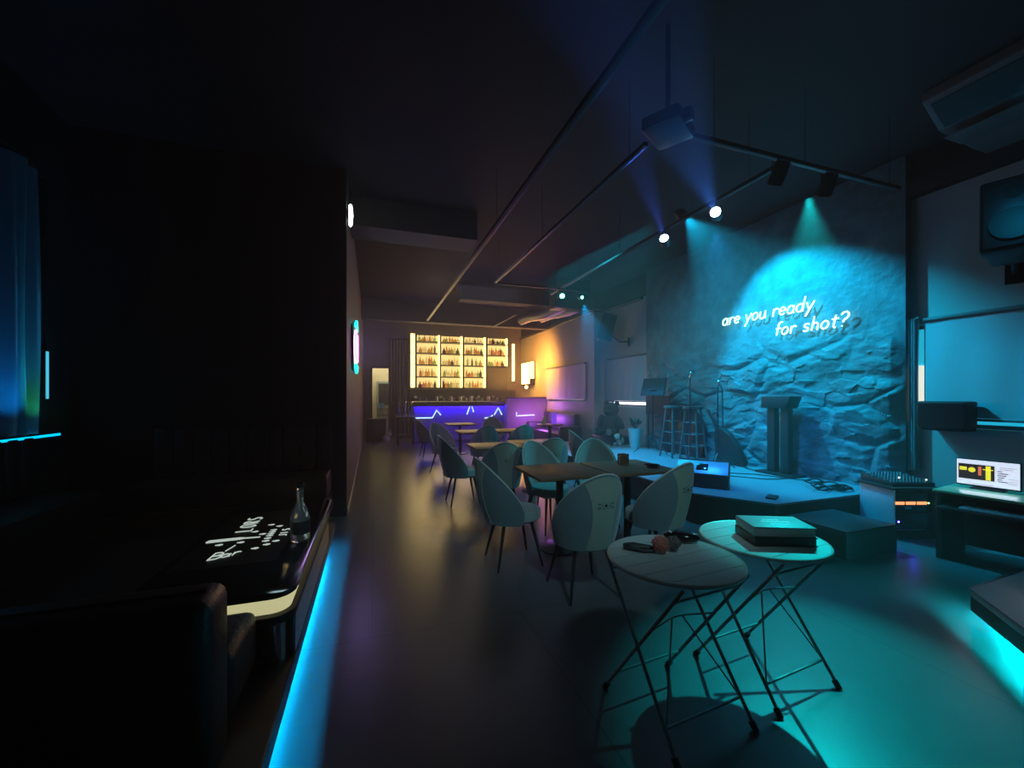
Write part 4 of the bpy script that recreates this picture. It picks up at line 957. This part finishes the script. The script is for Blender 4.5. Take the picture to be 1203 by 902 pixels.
# low bench with the teddy bear on the stage
be = thing('low_bench', 'low dark bench under the big teddy bear', 'bench', (5.36, 8.35, Z))
MB().bx(-.32, .32, -.42, .42, .03, .17, .03).build('cushion', M['leather'], be)
MB().bx(-.3, .3, -.4, .4, 0, .03).build('plinth', M['black'], be)
td = thing('teddy_bear', 'big brown teddy bear sitting on the low bench under the window', 'teddy bear', (5.36, 8.4, Z + .172), R(-65))
m = MB().ball((0, .02, .27), (.24, .2, .27), 20, 14).ball((0, -.02, .6), (.19, .18, .17), 20, 14)
for sx in (-1, 1):
    m.ball((sx * .15, 0, .75), (.065, .04, .065), 12, 8)
    m.ball((sx * .25, -.07, .32), (.085, .1, .19), 14, 10, E3(20, sx * -25, 0))
    m.ball((sx * .17, -.25, .1), (.1, .2, .1), 14, 10, E3(0, 0, sx * 14))
m.ball((0, -.17, .56), (.085, .08, .07), 14, 10)
m.build('plush_body', M['teddy'], td)
m = MB().ball((0, -.25, .58), (.025, .018, .018), 8, 6)
for sx in (-1, 1): m.ball((sx * .07, -.185, .65), .014, 8, 6)
m.build('eyes_and_nose', M['gloss'], td)
for sx in (-1, 1): MB().ball((sx * .21, -.44, .11), (.075, .02, .08), 12, 8).build('foot_pad', M['pomb'], td)
pt = thing('plush_dog', 'small black and white plush dog between the bench and white planter', 'toy', (5.2, 7.83, Z), R(-60))
m = MB().ball((0, .04, .1), (.08, .12, .09)).ball((0, -.09, .2), (.075, .075, .07)).ball((0, -.16, .18), (.035, .04, .03))
for sx in (-1, 1): m.ball((sx * .06, -.08, .04), (.03, .07, .035))
m.build('plush_body', M['plushw'], pt)
m = MB()
for sx in (-1, 1): m.ball((sx * .07, -.08, .2), (.02, .04, .06))
m.ball((0, -.2, .185), .014).build('ears_and_nose', M['black'], pt)
pn = thing('potted_plant', 'dark leafy plant in a tapered white planter near the drape', 'plant', (5.28, 7.37, Z))
MB().lathe([(0, 0), (.1, 0), (.15, .42), (.14, .42), (.13, .39), (0, .39)], 24).build('planter', M['planter'], pn)
MB().lathe([(0, .38), (.128, .38), (.128, .392), (0, .4)], 20).build('soil', M['soil'], pn)
lf = MB(); random.seed(3)
for k in range(16):
    a = random.uniform(0, 6.28); l = random.uniform(.18, .32); el = random.uniform(.5, 1.3)
    d = Vector((math.cos(a) * math.cos(el), math.sin(a) * math.cos(el), math.sin(el))); b0 = Vector((0, 0, .395)); tip = b0 + d * l; sd = d.cross(Vector((0, 0, 1))).normalized() * .035
    lf.tube([b0, b0 + d * l * .45], .004, 5); mid = b0 + d * l * .7
    for s_ in (1,):
        v = [lf.bm.verts.new(p) for p in (b0 + d * l * .42, mid + sd, tip, mid - sd)]; lf.bm.faces.new(v)
        v2 = [lf.bm.verts.new(p + Vector((0, 0, -.003))) for p in (b0 + d * l * .42, mid + sd, tip, mid - sd)]; lf.bm.faces.new(v2[::-1])
lf.build('foliage', M['leaf'], pn)

# ================================================================== LEFT ALCOVE
pf = thing('seating_platform', 'low black seating platform along the aisle with blue light beneath', 'platform')
MB().bx(-2.895, -.36, -1.8, 4.42, .17, .20, .004).bx(-2.895, -.44, 4.42, 5.35, .17, .20, .004).build('platform_top', M['stageside'], pf)
MB().bx(-2.895, -.50, -1.8, 5.35, 0, .17).build('platform_base', M['black'], pf)
MB().tube([(-.425, -1.75, .162), (-.425, 4.36, .162)], .006, 6).build('led_strip', M['led_blue'], pf, 'glowing blue strip')
MB().bx(-.362, -.355, -1.8, 4.42, .115, .1995).build('edge_trim', M['dmetal'], pf)
lt = thing('lounge_table', 'black low lounge table with rounded corner, cream lit edge and metal side', 'table')
def rr(x0, x1, y0, y1, r, n=8):
    p = []
    for cx, cy, a0 in ((x1 - r, y0 + r, -90), (x1 - r, y1 - r, 0), (x0 + r, y1 - r, 90), (x0 + r, y0 + r, 180)):
        p += [(cx + r * math.cos(R(a0 + 90 * i / n)), cy + r * math.sin(R(a0 + 90 * i / n))) for i in range(n + 1)]
    return p
MB().prism(rr(-1.05, -.345, 2.12, 3.95, .1), .525, .55, 'z', .006).build('tabletop', M['gloss'], lt)
MB().prism(rr(-1.0, -.375, 2.17, 3.9, .08), .44, .525).build('lit_band', M['cream'], lt, 'cream glowing band')
MB().prism(rr(-1.04, -.35, 2.13, 3.94, .1), .40, .44, 'z', .005).build('lower_board', M['black'], lt)
MB().bx(-.352, -.343, 2.25, 3.92, .525, .5495).build('edge_strip', M['metal'], lt)
MB().bx(-.37, -.358, 2.25, 3.85, .20, .395).build('side_panel', M['metal'], lt, 'brushed metal side panel')
MB().bx(-.95, -.372, 2.22, 3.85, .20, .40, .02).build('base', M['gloss'], lt)
MB().cyl((-.44, 2.19, .20), (-.44, 2.19, .40), .05, n=20).build('corner_post', M['chrome'], lt)
# printed menu on the table
mn = thing('printed_menu', 'black printed menu sheet with white bottle drawing and lettering on the lounge table', 'menu', (0, 0, .5505))
MB().bx(-1.0, -.5, 2.55, 3.65, 0, .002).build('sheet', M['black'], mn)
def on_menu(text, x, y, size, ang, nm, rad=.006, sl=0, adv=1.1):
    m = MB(); ca, sa = math.cos(R(ang)), math.sin(R(ang))
    for ch, sts in strokes(text, size, sl, adv):
        for p in sts: m.tube([(x + a * ca - b_ * sa, y + a * sa + b_ * ca, .0025) for a, b_ in p], rad, 4)
    m.build(nm, M['white'], mn)
for k, ch in enumerate('LORS'): on_menu(ch, -.77, 3.155 + .092 * k, .09, 90, 'letter', .0052)
for k, ch in enumerate('Bar'): on_menu(ch, -.86 + .05 * k, 2.665 + .02 * k, .1 if k == 0 else .085, 12, 'letter', .0045, .3)
for k, ch in enumerate('JIS'): on_menu(ch, -.53, 2.985 + .058 * k, .045, 90, 'letter', .004)
MB().prism([(-.975, 3.0), (-.965, 2.975), (-.80, 2.985), (-.765, 2.995), (-.68, 2.99), (-.68, 3.012), (-.765, 3.02), (-.80, 3.035), (-.965, 3.03)], .0025, .0035).build('bottle_drawing', M['white'], mn)
for x, y in ((-.67, 3.26), (-.61, 3.21), (-.68, 3.06), (-.63, 3.13), (-.63, 3.09), (-.63, 3.05), (-.63, 3.01), (-.63, 2.96), (-.63, 2.91), (-.57, 2.89), (-.61, 2.84), (-.66, 2.79), (-.77, 2.93), (-.88, 2.92), (-.74, 3.13)):
    MB().bx(x - .02, x + .02, y - .008, y + .008, .0025, .0035).bx(x - .006, x + .012, y - .016, y + .014, .0026, .0036).build('small_print', M['white'], mn)
MB().tube([(-.81, 2.79, .003), (-.785, 2.88, .003)], .004, 4).build('pen_stroke', M['white'], mn)
gbz = thing('glass_carafe', 'clear glass bottle with narrow neck at the aisle edge of the lounge table', 'bottle', (-.43, 2.86, .551))
MB().lathe([(0, 0), (.05, 0), (.055, .01), (.055, .14), (.045, .19), (.022, .24), (.02, .32), (.024, .33), (0, .33)], 24).build('glass_body', M['glassy'], gbz)
MB().lathe([(0, .33), (.022, .33), (.022, .36), (0, .36)], 16).build('cap', M['smoke'], gbz)
MB().lathe([(.056, .05), (.0565, .05), (.0565, .13), (.056, .13)], 24).build('label', M['strap'], gbz)
area('lounge_table_light', (-.42, 2.5, .9), (-.4, 2.6, .55), (.6, .9, 1), .25, .1, .1)  # faint area light just above the tabletop, without a lamp body
# dark sofa, its back to the camera side
sf = thing('leather_sofa', 'black leather sofa backing towards the camera at the left foreground', 'sofa', (-1.3, 1.62, .201))
MB().bx(-.9, .82, -.12, .10, .0, .61, .05, 3).build('backrest', M['leather'], sf)
MB().bx(-.9, .82, .10, .46, .08, .32, .04, 3).build('seat', M['leather'], sf)
MB().tube([(-.9, -.01, .612), (.78, -.01, .612)], .006, 6).build('seam', M['strap'], sf)
for x in (-.8, .72): MB().cyl((x, .38, 0), (x, .38, .09), .02).build('leg', M['chrome'], sf)
# tufted booth benches
def booth(label, loc, rz, L):
    t = thing('booth_bench', label, 'bench', loc, rz, 'tufted booth benches')
    n = int(L / .16)
    m = MB()
    for k in range(n): m.bx(-L / 2 + k * L / n + .002, -L / 2 + (k + 1) * L / n - .002, -.2, -.05, .42, .92, .035, 2)
    m.build('backrest', M['leather'], t)
    MB().bx(-L / 2, L / 2, -.05, .42, .14, .42, .04, 2).build('seat', M['leather'], t)
    MB().bx(-L / 2, L / 2, -.2, .38, .0, .14).build('plinth', M['black'], t)
booth('black tufted booth bench along the left wall under the curtained window', (-2.68, 3.2, .201), R(-90), 2.9)
booth('black tufted booth bench against the dark alcove end wall', (-1.3, 5.14, .201), R(180), 1.7)
tag(MB().bx(-.2, .2, -.2, .2, 0, .01).build('x', M['black']), 'x', 'x') if False else None
# curtained window at the far left
def pane_left():
    f = MB()
    for a, b_, c, d in ((2.6, 2.66, 1.08, 3.5), (4.99, 5.05, 1.08, 3.5), (2.66, 4.99, 1.08, 1.12), (2.66, 4.99, 3.46, 3.5)): f.bx(-3.06, -3.0, a, b_, c, d)
    o = struct('window_4', f, M['blackm'])
    MB().bx(-3.04, -3.03, 2.66, 4.99, 1.12, 3.46).build('window_pane', M['smoke'], o)
pane_left()
lc_ = thing('satin_curtain', 'shiny satin curtain lit blue and green at the far left window', 'curtain', (-2.83, 3.80, 1.12))
def sat(u, v): return Vector((.05 * math.sin(u * 44 + .5 * math.sin(v * 3)) + .012 * math.sin(u * 97 + v), (u - .5) * 2.05, v * 2.36))
MB().shell(sat, lambda u, v: sat(u, v) - Vector((.005, 0, 0)), 140, 8).build('cloth', M['satin'], lc_)
MB().cyl((0, -1.1, 2.38), (0, 1.1, 2.38), .015).build('rod', M['blackm'], lc_)
sl = thing('sill_light', 'glowing cyan light line along the far left window sill', 'light strip', (-2.74, 3.9, 1.09))
MB().bx(-.06, .0, -1.1, 1.05, -.02, .0).build('sill_board', M['black'], sl)
MB().bx(-.004, .004, -1.1, 1.04, .001, .022).build('led_strip', M['led_sill'], sl)
vl = thing('light_bar', 'short vertical cyan light bar right of the satin curtain', 'light strip', (-2.885, 5.005, 1.42))
MB().bx(-.015, .015, -.02, .02, 0, .46).build('housing', M['blackm'], vl)
MB().bx(.015, .02, -.015, .015, .01, .45).build('led_strip', mat('soft_cyan_bar', (.2, .6, .8), .5, emit=(.08, .55, .8), estr=1.0), vl)
spot('curtain_green_light', (-2.62, 4.74, 1.16), (-2.83, 4.76, 1.5), (.05, 1.0, .25), 7, 70, 1.0)
spot('curtain_blue_light', (-2.6, 4.4, 1.16), (-2.83, 4.4, 1.9), (.0, .35, 1.0), 22, 100, 1.0)
spot('alcove_ceiling_spot', (-1.7, 3.2, 3.7), (-1.85, 3.4, 4.2), (.1, .4, 1.0), 1.2, 70, .9)
bpy.data.meshes.remove(gl[0])
